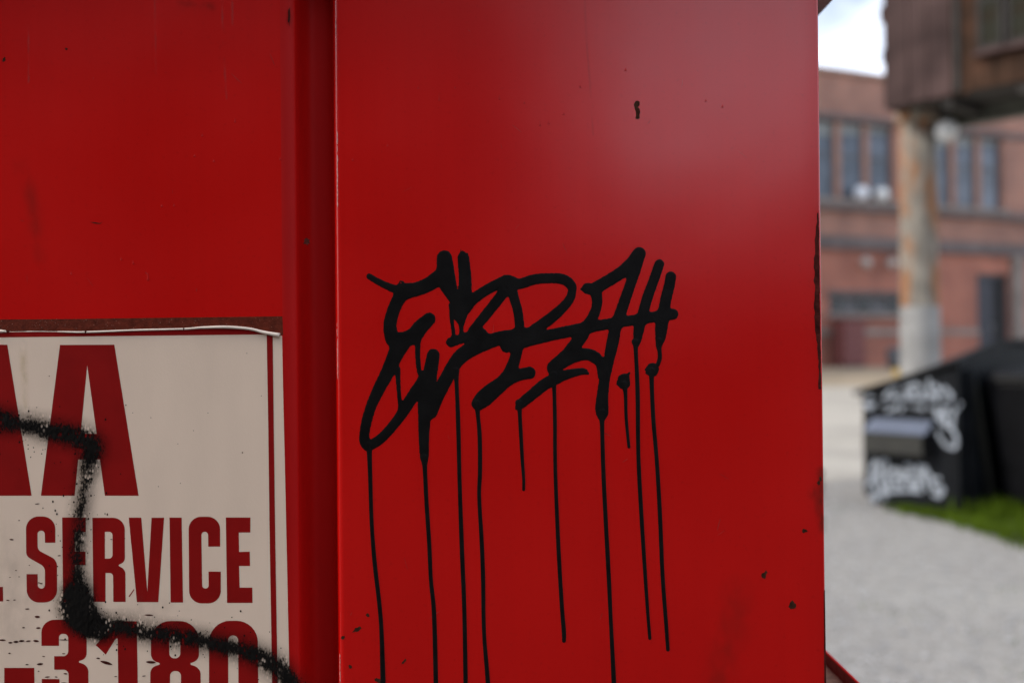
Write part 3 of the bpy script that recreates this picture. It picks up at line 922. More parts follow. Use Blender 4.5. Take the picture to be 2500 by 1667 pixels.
lower = [[(560, 1150), (600, 1080), (570, 960), (600, 840), (650, 900), (640, 1020), (700, 1060)],
         [(560, 900), (640, 850), (700, 830), (690, 940)],
         [(720, 1090), (700, 960), (770, 900), (820, 940), (770, 1000), (830, 1080)],
         [(850, 870), (910, 880), (870, 960), (920, 1000), (910, 1100)],
         [(930, 1090), (970, 960), (960, 880), (1040, 890)], [(960, 990), (1030, 980)],
         [(1150, 980), (1080, 990), (1090, 1050), (1170, 1060), (1140, 1130), (1080, 1110)],
         [(600, 1120), (720, 1090), (860, 1080), (1000, 1090)], [(560, 960), (700, 920), (850, 930), (1050, 920)], [(540, 1040), (620, 960), (690, 1100), (740, 960)], [(800, 1100), (850, 960), (940, 1090), (1000, 930), (1040, 1080)],
         [(590, 1180), (640, 1110), (700, 1150)], [(1000, 900), (1070, 960), (1120, 1080), (1160, 1130)]]
dump_strokes('graffiti_tag', upper, 0.0165, dump)
dump_strokes('graffiti_tag', lower, 0.0165, dump)
s, z = dface(*Z4(558, 347))
bm = bmesh.new(); bmesh.ops.create_cone(bm, cap_ends=True, segments=16, radius1=0.068, radius2=0.062, depth=0.02, matrix=Matrix.Translation((s, sgn * -0.012, z)) @ Matrix.Rotation(R(90), 4, 'X'))
bm_obj('pivot_cap', bm, M['white_spray'], dump)

# ------------------------------------------------------------------ black wheeled bin behind the dumpster
WO = D1 + db * 0.72 + da * 0.42
wb_ = tag(empty('wheeled_bin', (WO.x, WO.y, 0), math.atan2(db.y, db.x)), 'black tapering wheeled bin at the right edge, against the back of the dumpster', 'bin')
def frustum(name, b0, b1, z0, z1, mat, parent):
    vs = [(-b0[0], -b0[1], z0), (b0[0], -b0[1], z0), (b0[0], b0[1], z0), (-b0[0], b0[1], z0), (-b1[0], -b1[1], z1), (b1[0], -b1[1], z1), (b1[0], b1[1], z1), (-b1[0], b1[1], z1)]
    bm = bmesh.new(); v_ = [bm.verts.new(p) for p in vs]
    for f in ((0, 3, 2, 1), (4, 5, 6, 7), (0, 1, 5, 4), (1, 2, 6, 5), (2, 3, 7, 6), (3, 0, 4, 7)): bm.faces.new([v_[i] for i in f])
    bmesh.ops.bevel(bm, geom=list(bm.edges), offset=0.02, segments=2, affect='EDGES', profile=0.5)
    return bm_obj(name, bm, mat, parent)
frustum('body', (0.30, 0.24), (0.44, 0.32), 0.10, 1.12, M['black_plastic'], wb_)
frustum('rim', (0.46, 0.335), (0.46, 0.335), 1.121, 1.16, M['black_plastic'], wb_)
frustum('lid', (0.47, 0.345), (0.40, 0.28), 1.161, 1.24, M['black_plastic'], wb_)
for sx in (-1, 1):
    for sy in (-1, 1):
        bm = bmesh.new(); bmesh.ops.create_cone(bm, cap_ends=True, segments=16, radius1=0.06, radius2=0.06, depth=0.04, matrix=Matrix.Translation((sx * 0.22, sy * 0.18, 0.06)) @ Matrix.Rotation(R(90), 4, 'Y'))
        bm_obj('wheel', bm, M['black_plastic'], wb_, False)
box('handle', -0.30, 0.30, -0.40, -0.37, 1.06, 1.09, M['black_plastic'], wb_)

# ------------------------------------------------------------------ grass, weeds, pebbles
def in_poly(x, y, poly):
    c = False
    for (x0, y0), (x1, y1) in zip(poly, poly[1:] + poly[:1]):
        if (y0 > y) != (y1 > y) and x < (x1 - x0) * (y - y0) / (y1 - y0) + x0: c = not c
    return c
def blades(poly, count, h0, h1, VV, FF, w=0.006):
    xs_ = [p[0] for p in poly]; ys_ = [p[1] for p in poly]
    k = 0
    while k < count:
        x, y = rnd.uniform(min(xs_), max(xs_)), rnd.uniform(min(ys_), max(ys_))
        if not in_poly(x, y, poly): continue
        k += 1
        x += rnd.gauss(0, 0.05); y += rnd.gauss(0, 0.07)
        h = rnd.uniform(h0, h1); a = rnd.uniform(0, 6.283); ln = rnd.uniform(0.15, 0.7) * h
        dx, dy = math.cos(a), math.sin(a); wx, wy = -dy * w, dx * w
        z = gz(x, y); b = len(VV)
        VV += [(x - wx, y - wy, z), (x + wx, y + wy, z), (x + dx * ln * .4 + wx * .7, y + dy * ln * .4 + wy * .7, z + h * .6),
               (x + dx * ln * .4 - wx * .7, y + dy * ln * .4 - wy * .7, z + h * .6), (x + dx * ln, y + dy * ln, z + h)]
        FF += [(b, b + 1, b + 2, b + 3), (b + 3, b + 2, b + 4)]
gp = [ground_point(u, v) for u, v in ((2170, 1246), (2250, 1264), (2340, 1284), (2430, 1311), (2520, 1345), (2640, 1393))]
DB = D1 + db * DL
gpoly = [(p.x, p.y) for p in gp] + [(DB.x + 0.9, DB.y - 0.2), (DB.x, DB.y), (D1.x, D1.y), ((D1 - da * 0.55).x, (D1 - da * 0.55).y)]
VV, FF = [], []
blades(gpoly, 9000, 0.03, 0.09, VV, FF)
near_back = [(D1.x - .05, D1.y - .05), (D1.x + .1, D1.y - .3), (DB.x + .6, DB.y - .5), (DB.x + .5, DB.y)]
blades(near_back, 1500, 0.08, 0.20, VV, FF)
gr = mesh_obj('grass', VV, FF, M['leaf'])
tag(gr, 'bright green grass growing along the foot of the black dumpster', None, None, 'stuff')
# scattered weeds in the gravel
VV, FF = [], []
for (u, v) in ((2130, 1484), (2450, 1560), (2230, 1500), (2470, 1440), (2500, 1650), (2045, 1240)):
    p = ground_point(u, v)
    q = [(p.x + 0.09 * math.cos(a), p.y + 0.07 * math.sin(a)) for a in np.linspace(0, 6, 7)]
    blades(q, 16, 0.01, 0.022, VV, FF, 0.003)
we = mesh_obj('weeds', VV, FF, M['leaf'])
tag(we, 'small sparse weeds in the pale gravel', None, None, 'stuff')
# pebbles
gpx = []
VV, FF = [], []
for k in range(7000):
    y = 3.4 + 10 * rnd.random() ** 1.6
    x = y * rnd.uniform(0.22, 0.62)
    s = rnd.uniform(0.004, 0.014) * (1.6 if rnd.random() < 0.06 else 1)
    z = gz(x, y)
    b = len(VV)
    j = lambda: rnd.uniform(0.7, 1.3)
    VV += [(x - s * j(), y, z + s * .3), (x + s * j(), y, z + s * .3), (x, y - s * j(), z + s * .3), (x, y + s * j(), z + s * .3), (x, y, z + s * j())]
    FF += [(b, b + 2, b + 4), (b + 2, b + 1, b + 4), (b + 1, b + 3, b + 4), (b + 3, b, b + 4)]
pb = mesh_obj('gravel', VV, FF, M['pebble'])
tag(pb, 'loose pale pebbles scattered over the yard', None, None, 'stuff')

# ------------------------------------------------------------------ unseen brick block, added behind the camera to shape the panel reflections
wh = tag(empty('reflection_block', (0, -13.0, 0)), 'long dark brick block, unseen, added to shape reflections in the red paint', 'building')
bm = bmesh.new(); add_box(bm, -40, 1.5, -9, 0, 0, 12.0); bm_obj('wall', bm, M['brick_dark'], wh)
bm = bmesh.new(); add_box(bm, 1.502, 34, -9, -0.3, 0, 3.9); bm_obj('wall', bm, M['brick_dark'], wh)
box('coping', -40.1, 1.6, -9.1, 0.1, 12.0, 12.15, M['stone_dark'], wh)
box('coping', 1.61, 34.1, -9.1, -0.2, 3.9, 4.05, M['stone_dark'], wh)
proto = None
for i in range(9):
    if proto is None:
        proto = empty('window', (-3.0, 0.04, 1.4), 0, wh)
        box('frame', -0.9, 0.9, -0.03, 0.02, 0, 1.9, M['frame'], proto)
        box('pane', -0.82, 0.82, 0.021, 0.03, 0.08, 1.82, M['dark_pane'], proto)
        box('sill', -1.0, 1.0, -0.03, 0.12, -0.12, -0.002, M['stone_dark'], proto)
    else:
        copy_tree(proto, wh, (-3.0 - 3.6 * (i % 5), 0.04, 1.4 + 4.2 * (i // 5)))

# ------------------------------------------------------------------ the red container
XL = pan(-1500, 833)[0]                              # far left end, outside the frame
XR = pan(2008, 833)[0]                               # right edge
DEPTH = 1.25
OVER = 0.10
ZR = CAM_Z + 0.547 - 0.0                             # underside of the roof
def px_at(u, v, X):                                  # where the ray through (u, v) reaches the plane x = X
    d = ray(u, v); k = X / d.x
    return Vector((0, 0, CAM_Z)) + d * k
XO = XR + OVER
zr1 = px_at(2002, 38, XO)
zg1 = px_at(2022, 1600, XO)
ZROOF, ZFL = zr1.z, zg1.z
ZTOP, ZBOT = ZROOF - 0.002, ZFL - 0.018
cont = tag(empty('red_container', ((XL + XR) / 2, PANEL_Y, 0)), 'big glossy red steel container covering most of the picture, tagged in black marker', 'container')
CX = (XL + XR) / 2
def cpt(x, d, z):                                    # world (x, depth behind the front, z) -> container local
    return (x - CX, d, z)

def arc(cx_, cy_, r_, a0, a1, n_):
    return [(cx_ + r_ * math.cos(R(a0 + (a1 - a0) * i / n_)), cy_ + r_ * math.sin(R(a0 + (a1 - a0) * i / n_))) for i in range(n_ + 1)]
xa = pan(690, 833)[0]; xb = pan(724, 833)[0]; xc = pan(817, 833)[0]; xd = pan(836, 833)[0]
GD = 0.047
rl, rr = 0.010, xd - xc
# profile in plan: (x, depth): shallow roll into the channel, curved floor, rounded right-hand edge
left_prof = [(XL, 0.0), (xa - 0.30, 0.0), (xa - 0.12, 0.0), (xa - 0.02, 0.0)]
left_prof += [(xa, 0.0)]
roll = [(xa + (xb - xa) * math.sin(R(90 * k / 12)), rl * (1 - math.cos(R(90 * k / 12)))) for k in range(13)]
flo = []
for i in range(21):
    t = i / 20
    flo.append((xb + 0.001 + (xc - xb - 0.002) * t, GD - 0.022 * abs(2 * t - 1) ** 4))
groove = roll + flo + [(xc, rr)]
right_prof = arc(xd, rr, rr, 180, 270, 10) + [(xd + 0.05, 0.0), (xd + 0.3, 0.0), (XR - 0.03, 0.0)] + arc(XR - 0.0035, 0.0035, 0.0035, -90, 0, 5)
def strip(name, prof_, mat, label=None):
    zs = np.linspace(ZBOT, ZTOP, 9)
    VV = [cpt(x, d, z) for z in zs for x, d in prof_]
    k = len(prof_)
    FF = [(j * k + i, j * k + i + 1, (j + 1) * k + i + 1, (j + 1) * k + i) for j in range(len(zs) - 1) for i in range(k - 1)]
    o = mesh_obj(name, VV, FF, mat, cont, True)
    if label: o['label'] = label
    return o
strip('panel', left_prof, M['red'], 'left red panel carrying the white sign')
strip('channel', groove, M['red_dull'], 'recessed vertical channel between the two red panels')
strip('panel', right_prof, M['red'], 'right red panel with the black graffiti')
# sides, back, lower body, roof with overhang, bottom gutter on the right
mesh_obj('side_wall', [cpt(XR, 0.0035, ZBOT), cpt(XR, DEPTH, ZBOT), cpt(XR, DEPTH, ZTOP), cpt(XR, 0.0035, ZTOP)], [(0, 1, 2, 3)], M['red'], cont)
mesh_obj('side_wall', [cpt(XL, 0, ZBOT), cpt(XL, 0, ZTOP), cpt(XL, DEPTH, ZTOP), cpt(XL, DEPTH, ZBOT)], [(0, 1, 2, 3)], M['red'], cont)
mesh_obj('back_wall', [cpt(XL, DEPTH, ZBOT), cpt(XL, DEPTH, ZTOP), cpt(XR, DEPTH, ZTOP), cpt(XR, DEPTH, ZBOT)], [(0, 1, 2, 3)], M['red'], cont)
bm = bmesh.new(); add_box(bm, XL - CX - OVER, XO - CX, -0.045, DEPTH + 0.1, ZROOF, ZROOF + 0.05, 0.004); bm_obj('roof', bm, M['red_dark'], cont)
bm = bmesh.new(); add_box(bm, XL - CX + 0.02, XR - CX - 0.004, 0.03, DEPTH - 0.02, 0.10, ZBOT - 0.012); bm_obj('lower_body', bm, M['red'], cont)
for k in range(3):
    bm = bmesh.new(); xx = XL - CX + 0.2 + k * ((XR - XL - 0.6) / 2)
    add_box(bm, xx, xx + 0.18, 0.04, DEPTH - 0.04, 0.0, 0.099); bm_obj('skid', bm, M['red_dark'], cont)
gt = empty('gutter', cpt(XR, 0.0, 0), 0, cont)
mesh_obj('gutter_floor', [(0.001, 0.10, ZBOT), (OVER - 0.001, 0.10, ZBOT), (OVER - 0.001, DEPTH, ZBOT), (0.001, DEPTH, ZBOT)], [(0, 1, 2, 3)], M['dust'], gt)
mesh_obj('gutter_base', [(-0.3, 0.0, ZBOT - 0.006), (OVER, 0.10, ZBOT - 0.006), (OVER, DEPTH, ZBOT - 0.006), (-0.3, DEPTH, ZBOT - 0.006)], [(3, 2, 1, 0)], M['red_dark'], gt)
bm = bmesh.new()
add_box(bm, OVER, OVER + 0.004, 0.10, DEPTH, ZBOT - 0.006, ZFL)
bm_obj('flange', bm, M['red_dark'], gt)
VV, FF = tube([(OVER + 0.002, 0.10, ZFL + 0.0005), (OVER + 0.002, DEPTH, ZFL + 0.0005)], [0.0022] * 2, 10)
mesh_obj('rolled_edge', VV, FF, M['red'], gt, True)

# ---- flat marks on the front: helpers working in photograph pixels
def to_local(u, v, out):
    x, z = pan(u, v)
    return (x - CX, -out, z)

def fillet(pts):
    """pts: (x, y, r) -> list of (x, y) with rounded corners"""
    out = []
    n_ = len(pts)
    for i in range(n_):
        x, y, r_ = pts[i] if len(pts[i]) == 3 else (*pts[i], 0)
        if r_ <= 0:
            out.append((x, y)); continue
        p = Vector((x, y)); a = Vector(pts[i - 1][:2]) - p; b = Vector(pts[(i + 1) % n_][:2]) - p
        la, lb = a.length, b.length
        a.normalize(); b.normalize()
        ang = a.angle(b)
        t = min(r_ / math.tan(ang / 2), la * 0.5, lb * 0.5)
        p0, p1 = p + a * t, p + b * t
        for k in range(9):
            w = k / 8
            # conic through the corner, close to a circular arc
            h = (1 - w) ** 2 + 2 * w * (1 - w) * math.sin(ang / 2) + w * w
            q = (p0 * (1 - w) ** 2 + p * (2 * w * (1 - w) * math.sin(ang / 2)) + p1 * w * w) / h
            out.append((q.x, q.y))
    return out

def plate(name, contours, out, thick, mat, parent, conv=to_local, skirt=True):
    """a thin flat piece with holes: front face `out` metres in front of the red panel"""
    loops = [[Vector((x, y, 0)) for x, y in c] for c in contours]
    tris = tessellate_polygon(loops)
    flat = [p for l in loops for p in l]
    VV = [conv(p.x, p.y, out) for p in flat]
    FF = [tuple(t) for t in tris]
    if skirt:
        nb = len(VV)
        VV += [conv(p.x, p.y, out - thick) for p in flat]
        o_ = 0
        for l in loops:
            k = len(l)
            for i in range(k):
                a, b = o_ + i, o_ + (i + 1) % k
                FF.append((a, b, nb + b, nb + a))
            o_ += k
    me = bpy.data.meshes.new(name)
    me.from_pydata(VV, [], FF); me.update()
    bm = bmesh.new(); bm.from_mesh(me)
    for f in bm.faces:
        if abs(f.normal.y) > 0.5 and f.normal.y > 0: f.normal_flip()
    bm.to_mesh(me); bm.free()
    return link(name, me, mat, parent)

def catmull(pts, n_=6):
    """smooth a polyline of (x, y, r) rows"""
    P_ = np.array([pts[0]] + list(pts) + [pts[-1]], float)
    out = []
    for i in range(1, len(P_) - 2):
        a, b, c, d = P_[i - 1:i + 3]
        for k in range(n_):
            t = k / n_
            out.append(0.5 * (2 * b + (c - a) * t + (2 * a - 5 * b + 4 * c - d) * t * t + (3 * b - a - 3 * c + d) * t ** 3))
    out.append(P_[-1])
    out = np.array(out)
    out[:, 2] = np.maximum(out[:, 2], 0.5)
    return out

def stroke_field(strokes, gx, gy, k=7.0):
    """signed field (positive inside) of tapered strokes, blended like wet ink"""
    X, Y = np.meshgrid(gx, gy)
    D = np.full(X.shape, -1e3)
    for st in strokes:
        S = np.full(X.shape, -1e3)
        for (x0, y0, r0), (x1, y1, r1) in zip(st, st[1:]):
            rm = max(r0, r1) + 30
            i0, i1 = np.searchsorted(gx, [min(x0, x1) - rm, max(x0, x1) + rm])
            j0, j1 = np.searchsorted(gy, [min(y0, y1) - rm, max(y0, y1) + rm])
            if i1 <= i0 or j1 <= j0: continue
            x_, y_ = X[j0:j1, i0:i1], Y[j0:j1, i0:i1]
            dx, dy = x1 - x0, y1 - y0
            L2 = dx * dx + dy * dy + 1e-9
            t = np.clip(((x_ - x0) * dx + (y_ - y0) * dy) / L2, 0, 1)
            d = (r0 + (r1 - r0) * t) - np.hypot(x_ - x0 - dx * t, y_ - y0 - dy * t)
            S[j0:j1, i0:i1] = np.maximum(S[j0:j1, i0:i1], d)
        h = np.maximum(k - np.abs(D - S), 0) / k
        D = np.maximum(D, S) + h * h * k * 0.25
    return D

def ink_mesh(name, strokes, step, mat, parent, film=0.00030, k=7.0, rough=0.0):
    allp = np.vstack(strokes)
    m_ = allp[:, 2].max() + 6
    gx = np.arange(allp[:, 0].min() - m_, allp[:, 0].max() + m_, step)
    gy = np.arange(allp[:, 1].min() - m_, allp[:, 1].max() + m_, step)
    D = stroke_field(strokes, gx, gy, k)
    if rough > 0:                                       # slightly ragged edge
        rs = np.random.RandomState(3)
        nz = rs.rand(D.shape[0] // 3 + 2, D.shape[1] // 3 + 2)
        nz = np.kron(nz, np.ones((3, 3)))[:D.shape[0], :D.shape[1]]
        D = D + (nz - 0.5) * rough
    VV, FF, idx = [], [], {}
    def vert(key, x, y, d):
        if key not in idx:
            idx[key] = len(VV)
            h = 0.00012 + film * min(1.0, max(0.0, d) / 5.0) ** 0.6
            VV.append(to_local(x, y, h))
        return idx[key]
    ins = D > 0
    ny, nx_ = D.shape
    anyc = ins[:-1, :-1] | ins[1:, :-1] | ins[:-1, 1:] | ins[1:, 1:]
    for j, i in zip(*np.nonzero(anyc)):
        cs = [(j, i), (j, i + 1), (j + 1, i + 1), (j + 1, i)]
        poly = []
        for q in range(4):
            a, b = cs[q], cs[(q + 1) % 4]
            da_, db_ = D[a], D[b]
            if da_ > 0: poly.append(vert(a, gx[a[1]], gy[a[0]], da_))
            if (da_ > 0) != (db_ > 0):
                t = da_ / (da_ - db_)
                key = (min(a, b), max(a, b))
                poly.append(vert(key, gx[a[1]] + (gx[b[1]] - gx[a[1]]) * t, gy[a[0]] + (gy[b[0]] - gy[a[0]]) * t, 0.0))
        if len(poly) >= 3: FF.append(tuple(poly))
    me = bpy.data.meshes.new(name)
    me.from_pydata(VV, [], FF); me.update()
    bm = bmesh.new(); bm.from_mesh(me)
    flip = [f for f in bm.faces if f.normal.y > 0]
    bmesh.ops.reverse_faces(bm, faces=flip)
    bm.to_mesh(me); bm.free()
    return link(name, me, mat, parent, True)

# ---- the black marker tag, traced stroke by stroke (windows C, D, E, F of the photograph)
WIN = {'C': (860, 580, 420 / 2352), 'D': (860, 820, 420 / 2058), 'E': (1240, 580, 440 / 2352), 'F': (1120, 820, 560 / 2311)}
def W(k, pts):
    x0, y0, s_ = WIN[k]
    return catmull([(x0 + x * s_, y0 + y * s_, r_ * s_) for x, y, r_ in pts])
TAG = [
    W('C', [(232, 530, 40), (350, 600, 45), (480, 665, 50), (620, 715, 62)]),
    W('C', [(1260, 280, 105), (1275, 450, 120), (1300, 620, 122), (1350, 760, 88), (1390, 870, 55), (1372, 930, 38)]),
    W('C', [(1240, 500, 105), (1060, 630, 100), (880, 705, 98), (720, 730, 105)]),
    W('C', [(720, 740, 105), (640, 830, 92), (570, 980, 88), (525, 1130, 90), (518, 1250, 92), (560, 1390, 105), (650, 1420, 125)]),
    W('C', [(1050, 1115, 90), (930, 1230, 105), (850, 1330, 110), (740, 1390, 110), (650, 1440, 125)]),
    W('D', [(570, 110, 105), (510, 240, 92), (420, 440, 82), (315, 640, 72), (230, 830, 64), (177, 1000, 62), (146, 1160, 60), (150, 1270, 62), (195, 1310, 62)]),
    W('D', [(195, 1310, 62), (300, 1260, 60), (410, 1160, 58), (520, 1030, 60), (620, 890, 66), (710, 740, 72), (800, 600, 68), (860, 480, 55)]),
    W('D', [(970, 230, 77), (940, 400, 85), (905, 600, 88), (875, 800, 90), (862, 1000, 74), (857, 1250, 62), (862, 1420, 55), (865, 1520, 34)]),
    W('D', [(930, 900, 95), (1010, 740, 78), (1110, 540, 82), (1215, 350, 82), (1310, 235, 90), (1450, 145, 92), (1620, 75, 88), (1800, 20, 75)]),
    W('C', [(1520, 300, 82), (1540, 500, 86), (1542, 700, 92), (1510, 900, 105), (1480, 1060, 90), (1490, 1160, 42)]),
    W('C', [(1485, 260, 8), (1482, 150, 3)]), W('C', [(1510, 260, 10), (1508, 185, 4)]), W('C', [(1545, 260, 12), (1537, 205, 4)]), W('C', [(1565, 260, 12), (1575, 222, 4)]), W('C', [(1470, 260, 12), (1470, 222, 4)]),
    W('C', [(1560, 950, 80), (1650, 845, 75), (1800, 740, 72), (1960, 650, 72), (2120, 590, 78), (2200, 625, 72)]),
    W('C', [(2160, 640, 78), (2205, 800, 68), (2262, 1000, 64), (2285, 1180, 65), (2288, 1330, 68)]),
    W('F', [(600, -10, 58), (592, 110, 58), (560, 250, 58), (500, 390, 66), (430, 480, 75), (345, 548, 84), (260, 622, 88), (198, 680, 70)]),
    W('F', [(500, 440, 62), (600, 395, 60), (712, 371, 63)]),
    W('C', [(2060, 760, 75), (1900, 965, 72), (1750, 1150, 70), (1660, 1270, 72)]),
    W('C', [(1350, 1430, 68), (1480, 1385, 66), (1620, 1345, 72), (1760, 1320, 80)]),
    W('C', [(1760, 1330, 75), (1880, 1385, 60), (2000, 1365, 70), (2150, 1330, 72), (2340, 1310, 70)]),
    W('E', [(-17, 1422, 80), (150, 1368, 86), (500, 1285, 78), (900, 1202, 78), (1300, 1128, 71), (1700, 1068, 70), (2000, 1020, 72), (2150, 1000, 74)]),
    W('E', [(-20, 565, 70), (150, 602, 70), (350, 545, 69), (550, 530, 67), (720, 545, 70), (818, 615, 66), (838, 690, 56), (795, 820, 60), (650, 975, 70), (480, 1110, 76), (300, 1240, 78), (170, 1320, 78)]),
    W('E', [(1040, 665, 74), (1125, 690, 78), (1162, 790, 71), (1155, 910, 67), (1105, 1040, 70), (1035, 1150, 76), (960, 1285, 75), (830, 1455, 74)]),
    W('F', [(1240, 0, 58), (1140, 130, 57), (1030, 240, 60), (955, 312, 60), (955, 370, 45)]),
    W('F', [(955, 320, 58), (1080, 250, 60), (1200, 195, 62), (1310, 187, 61), (1385, 225, 60), (1412, 265, 44)]),
    W('F', [(1408, 270, 17), (1406, 350, 14), (1416, 415, 13)]),
    W('F', [(1300, 376, 16), (1230, 360, 36), (1100, 385, 48), (980, 430, 58), (860, 492, 60), (740, 590, 56), (645, 668, 52), (612, 710, 36)]),
    W('F', [(1250, 345, 14), (1285, 345, 4)]),
    W('E', [(1712, 205, 80), (1625, 335, 92), (1500, 442, 84), (1350, 540, 80), (1180, 640, 82)]),
    W('E', [(1710, 220, 78), (1660, 400, 80), (1602, 600, 70), (1532, 800, 73), (1457, 1020, 76), (1402, 1200, 75), (1345, 1480, 68)]),
    W('F', [(1562, 0, 54), (1510, 250, 54), (1468, 450, 54), (1445, 640, 62), (1443, 740, 68), (1445, 785, 58), (1440, 840, 26)]),
    W('E', [(1975, 348, 65), (1905, 550, 67), (1822, 780, 70), (1760, 1000, 71), (1712, 1180, 70), (1690, 1330, 54), (1666, 1430, 28)]),
    W('E', [(2124, 512, 71), (2110, 610, 71), (2062, 800, 74), (2028, 1000, 78), (2005, 1150, 84), (1992, 1290, 70), (1972, 1400, 42), (1966, 1470, 22)]),
    W('F', [(1660, 440, 60), (1665, 475, 64)]), W('F', [(1690, 410, 22), (1722, 370, 8)]), W('F', [(1610, 470, 16), (1592, 484, 5)]),
    W('F', [(1952, 335, 65), (1948, 352, 60)]), W('F', [(1900, 345, 8), (1876, 340, 3)]), W('F', [(1905, 365, 8), (1885, 375, 3)]),
    W('C', [(1352, 925, 30), (1358, 1100, 28), (1380, 1280, 26), (1388, 1400, 26)]),
    W('C', [(1490, 1130, 34), (1490, 1290, 27)]),
    W('D', [(783, 70, 34), (783, 250, 30), (803, 430, 28), (830, 450, 24)]),
    W('D', [(545, 400, 32), (552, 600, 26), (570, 800, 25), (582, 890, 22)]),
    W('C', [(640, 640, 12), (655, 600, 8), (690, 605, 14)]),
    W('E', [(975, 670, 14), (948, 676, 6)]),
    W('F', [(590, 690, 14), (578, 668, 4)]), W('F', [(585, 720, 10), (574, 738, 4)]),
]
tg = ink_mesh('graffiti_tag', TAG, 1.6, M['ink'], cont, k=7.0, rough=0.9)
tg['label'] = 'black marker graffiti signature with rounded stroke ends'
K = 2500 / 2352.0
DRIPS = [
    [(847, 1022, 9), (848, 1040, 6), (850, 1100, 5), (853, 1200, 4.6), (860, 1290, 5), (870, 1380, 5), (877, 1450, 5), (880, 1568, 6), (882, 1640, 5)],
    [(974, 1050, 10), (975, 1072, 5.5), (980, 1150, 5), (986, 1250, 5), (990, 1330, 4.7), (997, 1410, 5.2), (1001, 1568, 5.4), (1004, 1660, 5)],
    [(1047, 850, 9), (1049, 880, 5), (1052, 980, 5.2), (1055, 1100, 4.8), (1061, 1250, 5.2), (1066, 1400, 5), (1070, 1568, 5.2), (1072, 1650, 5)],
    [(1096, 925, 9), (1098, 950, 5), (1101, 1000, 5), (1103, 1080, 5), (1101, 1140, 4.6), (1106, 1250, 5), (1109, 1330, 5), (1112, 1450, 4.6), (1120, 1568, 5.2), (1123, 1640, 5)],
    [(1192, 925, 9), (1194, 945, 5), (1195, 985, 4.6), (1199, 1050, 4.2), (1202, 1100, 3.6), (1202, 1124, 3.6)],
    [(1272, 860, 10), (1273, 890, 5), (1275, 960, 4.6), (1276, 1080, 4.4), (1283, 1250, 4.8), (1290, 1380, 4.8), (1295, 1450, 5), (1296, 1471, 4.4)],
    [(1382, 945, 10), (1383, 972, 5.4), (1386, 1080, 5), (1391, 1200, 5), (1398, 1320, 5), (1404, 1440, 4.6), (1410, 1568, 5.4), (1413, 1660, 5)],
    [(1434, 880, 8), (1436, 905, 4.6), (1439, 960, 4), (1444, 1026, 3.6)],
    [(1459, 785, 9), (1461, 805, 5), (1464, 900, 5.2), (1466, 1030, 4.8), (1470, 1130, 5), (1480, 1280, 4.6), (1488, 1400, 4), (1493, 1465, 3.8)],
    [(1496, 850, 9), (1497, 872, 5.4), (1500, 960, 5), (1508, 1060, 4.8), (1515, 1180, 5), (1522, 1320, 4.8), (1530, 1430, 4.6), (1534, 1491, 4.2)],
    [(1514, 780, 7), (1515, 800, 5), (1515, 822, 5), (1510, 838, 5)],
]
rsd = random.Random(5)
for d in DRIPS:
    pts = [(x * K + rsd.uniform(-0.8, 0.8), y * K, r_ * K) for x, y, r_ in d]
    ink_mesh('paint_drip', [catmull(pts, 5)], 2.2, M['ink'], tg, film=0.0006, k=3)

# ---- paint chips, runs and stains on the red panels
def blob(u, v, rx, ry, rot=0, n_=14, jag=0.3, seed=0):
    q = random.Random(seed)
    out = []
    for i in range(n_):
        a = 2 * math.pi * i / n_
        k_ = 1 + q.uniform(-jag, jag)
        x, y = rx * math.cos(a) * k_, ry * math.sin(a) * k_
        out.append((u + x * math.cos(rot) - y * math.sin(rot), v + x * math.sin(rot) + y * math.cos(rot)))
    return out
CHIPS = [(1934, 1477, 8, 10, 0.2), (1866, 1402, 6, 10, 0.5), (1964, 1295, 6, 5, 0), (872, 1536, 12, 4.5, -0.5), (838, 1556, 4, 6, 0.6), (855, 1626, 4, 4, 0),
         (922, 1660, 8, 5, 0.5), (986, 1614, 9, 3, -0.8), (749, 590, 7, 9, 0), (706, 40, 3, 22, 0), (10, 146, 4, 5, 0), (162, 120, 3, 3, 0), (898, 1501, 4, 5, 0),
         (2003, 1168, 3, 6, 0), (1999, 1178, 4, 5, 0.3)]
for i, (u, v, rx, ry, ro) in enumerate(CHIPS):
    plate('paint_chip', [blob(u, v, rx, ry, ro, 14, 0.35, i)], 0.0002, 0.0002, M['chip'] if i not in (8, 9) else M['rust'], cont)
pc = plate('paint_chip', [[(1551, 248), (1557, 246), (1562, 250), (1561, 258), (1557, 262), (1561, 266), (1563, 274), (1561, 280), (1562, 289), (1556, 292), (1551, 289), (1553, 282), (1552, 272), (1549, 264), (1547, 256)]], 0.0002, 0.0002, M['chip'], cont)
pc['label'] = 'grey double lobed paint chip high on the right panel'
plate('scratch', [[(219, 542), (232, 543), (244, 545), (250, 542), (244, 547), (232, 546)]], 0.0002, 0.0002, M['chip'], cont)
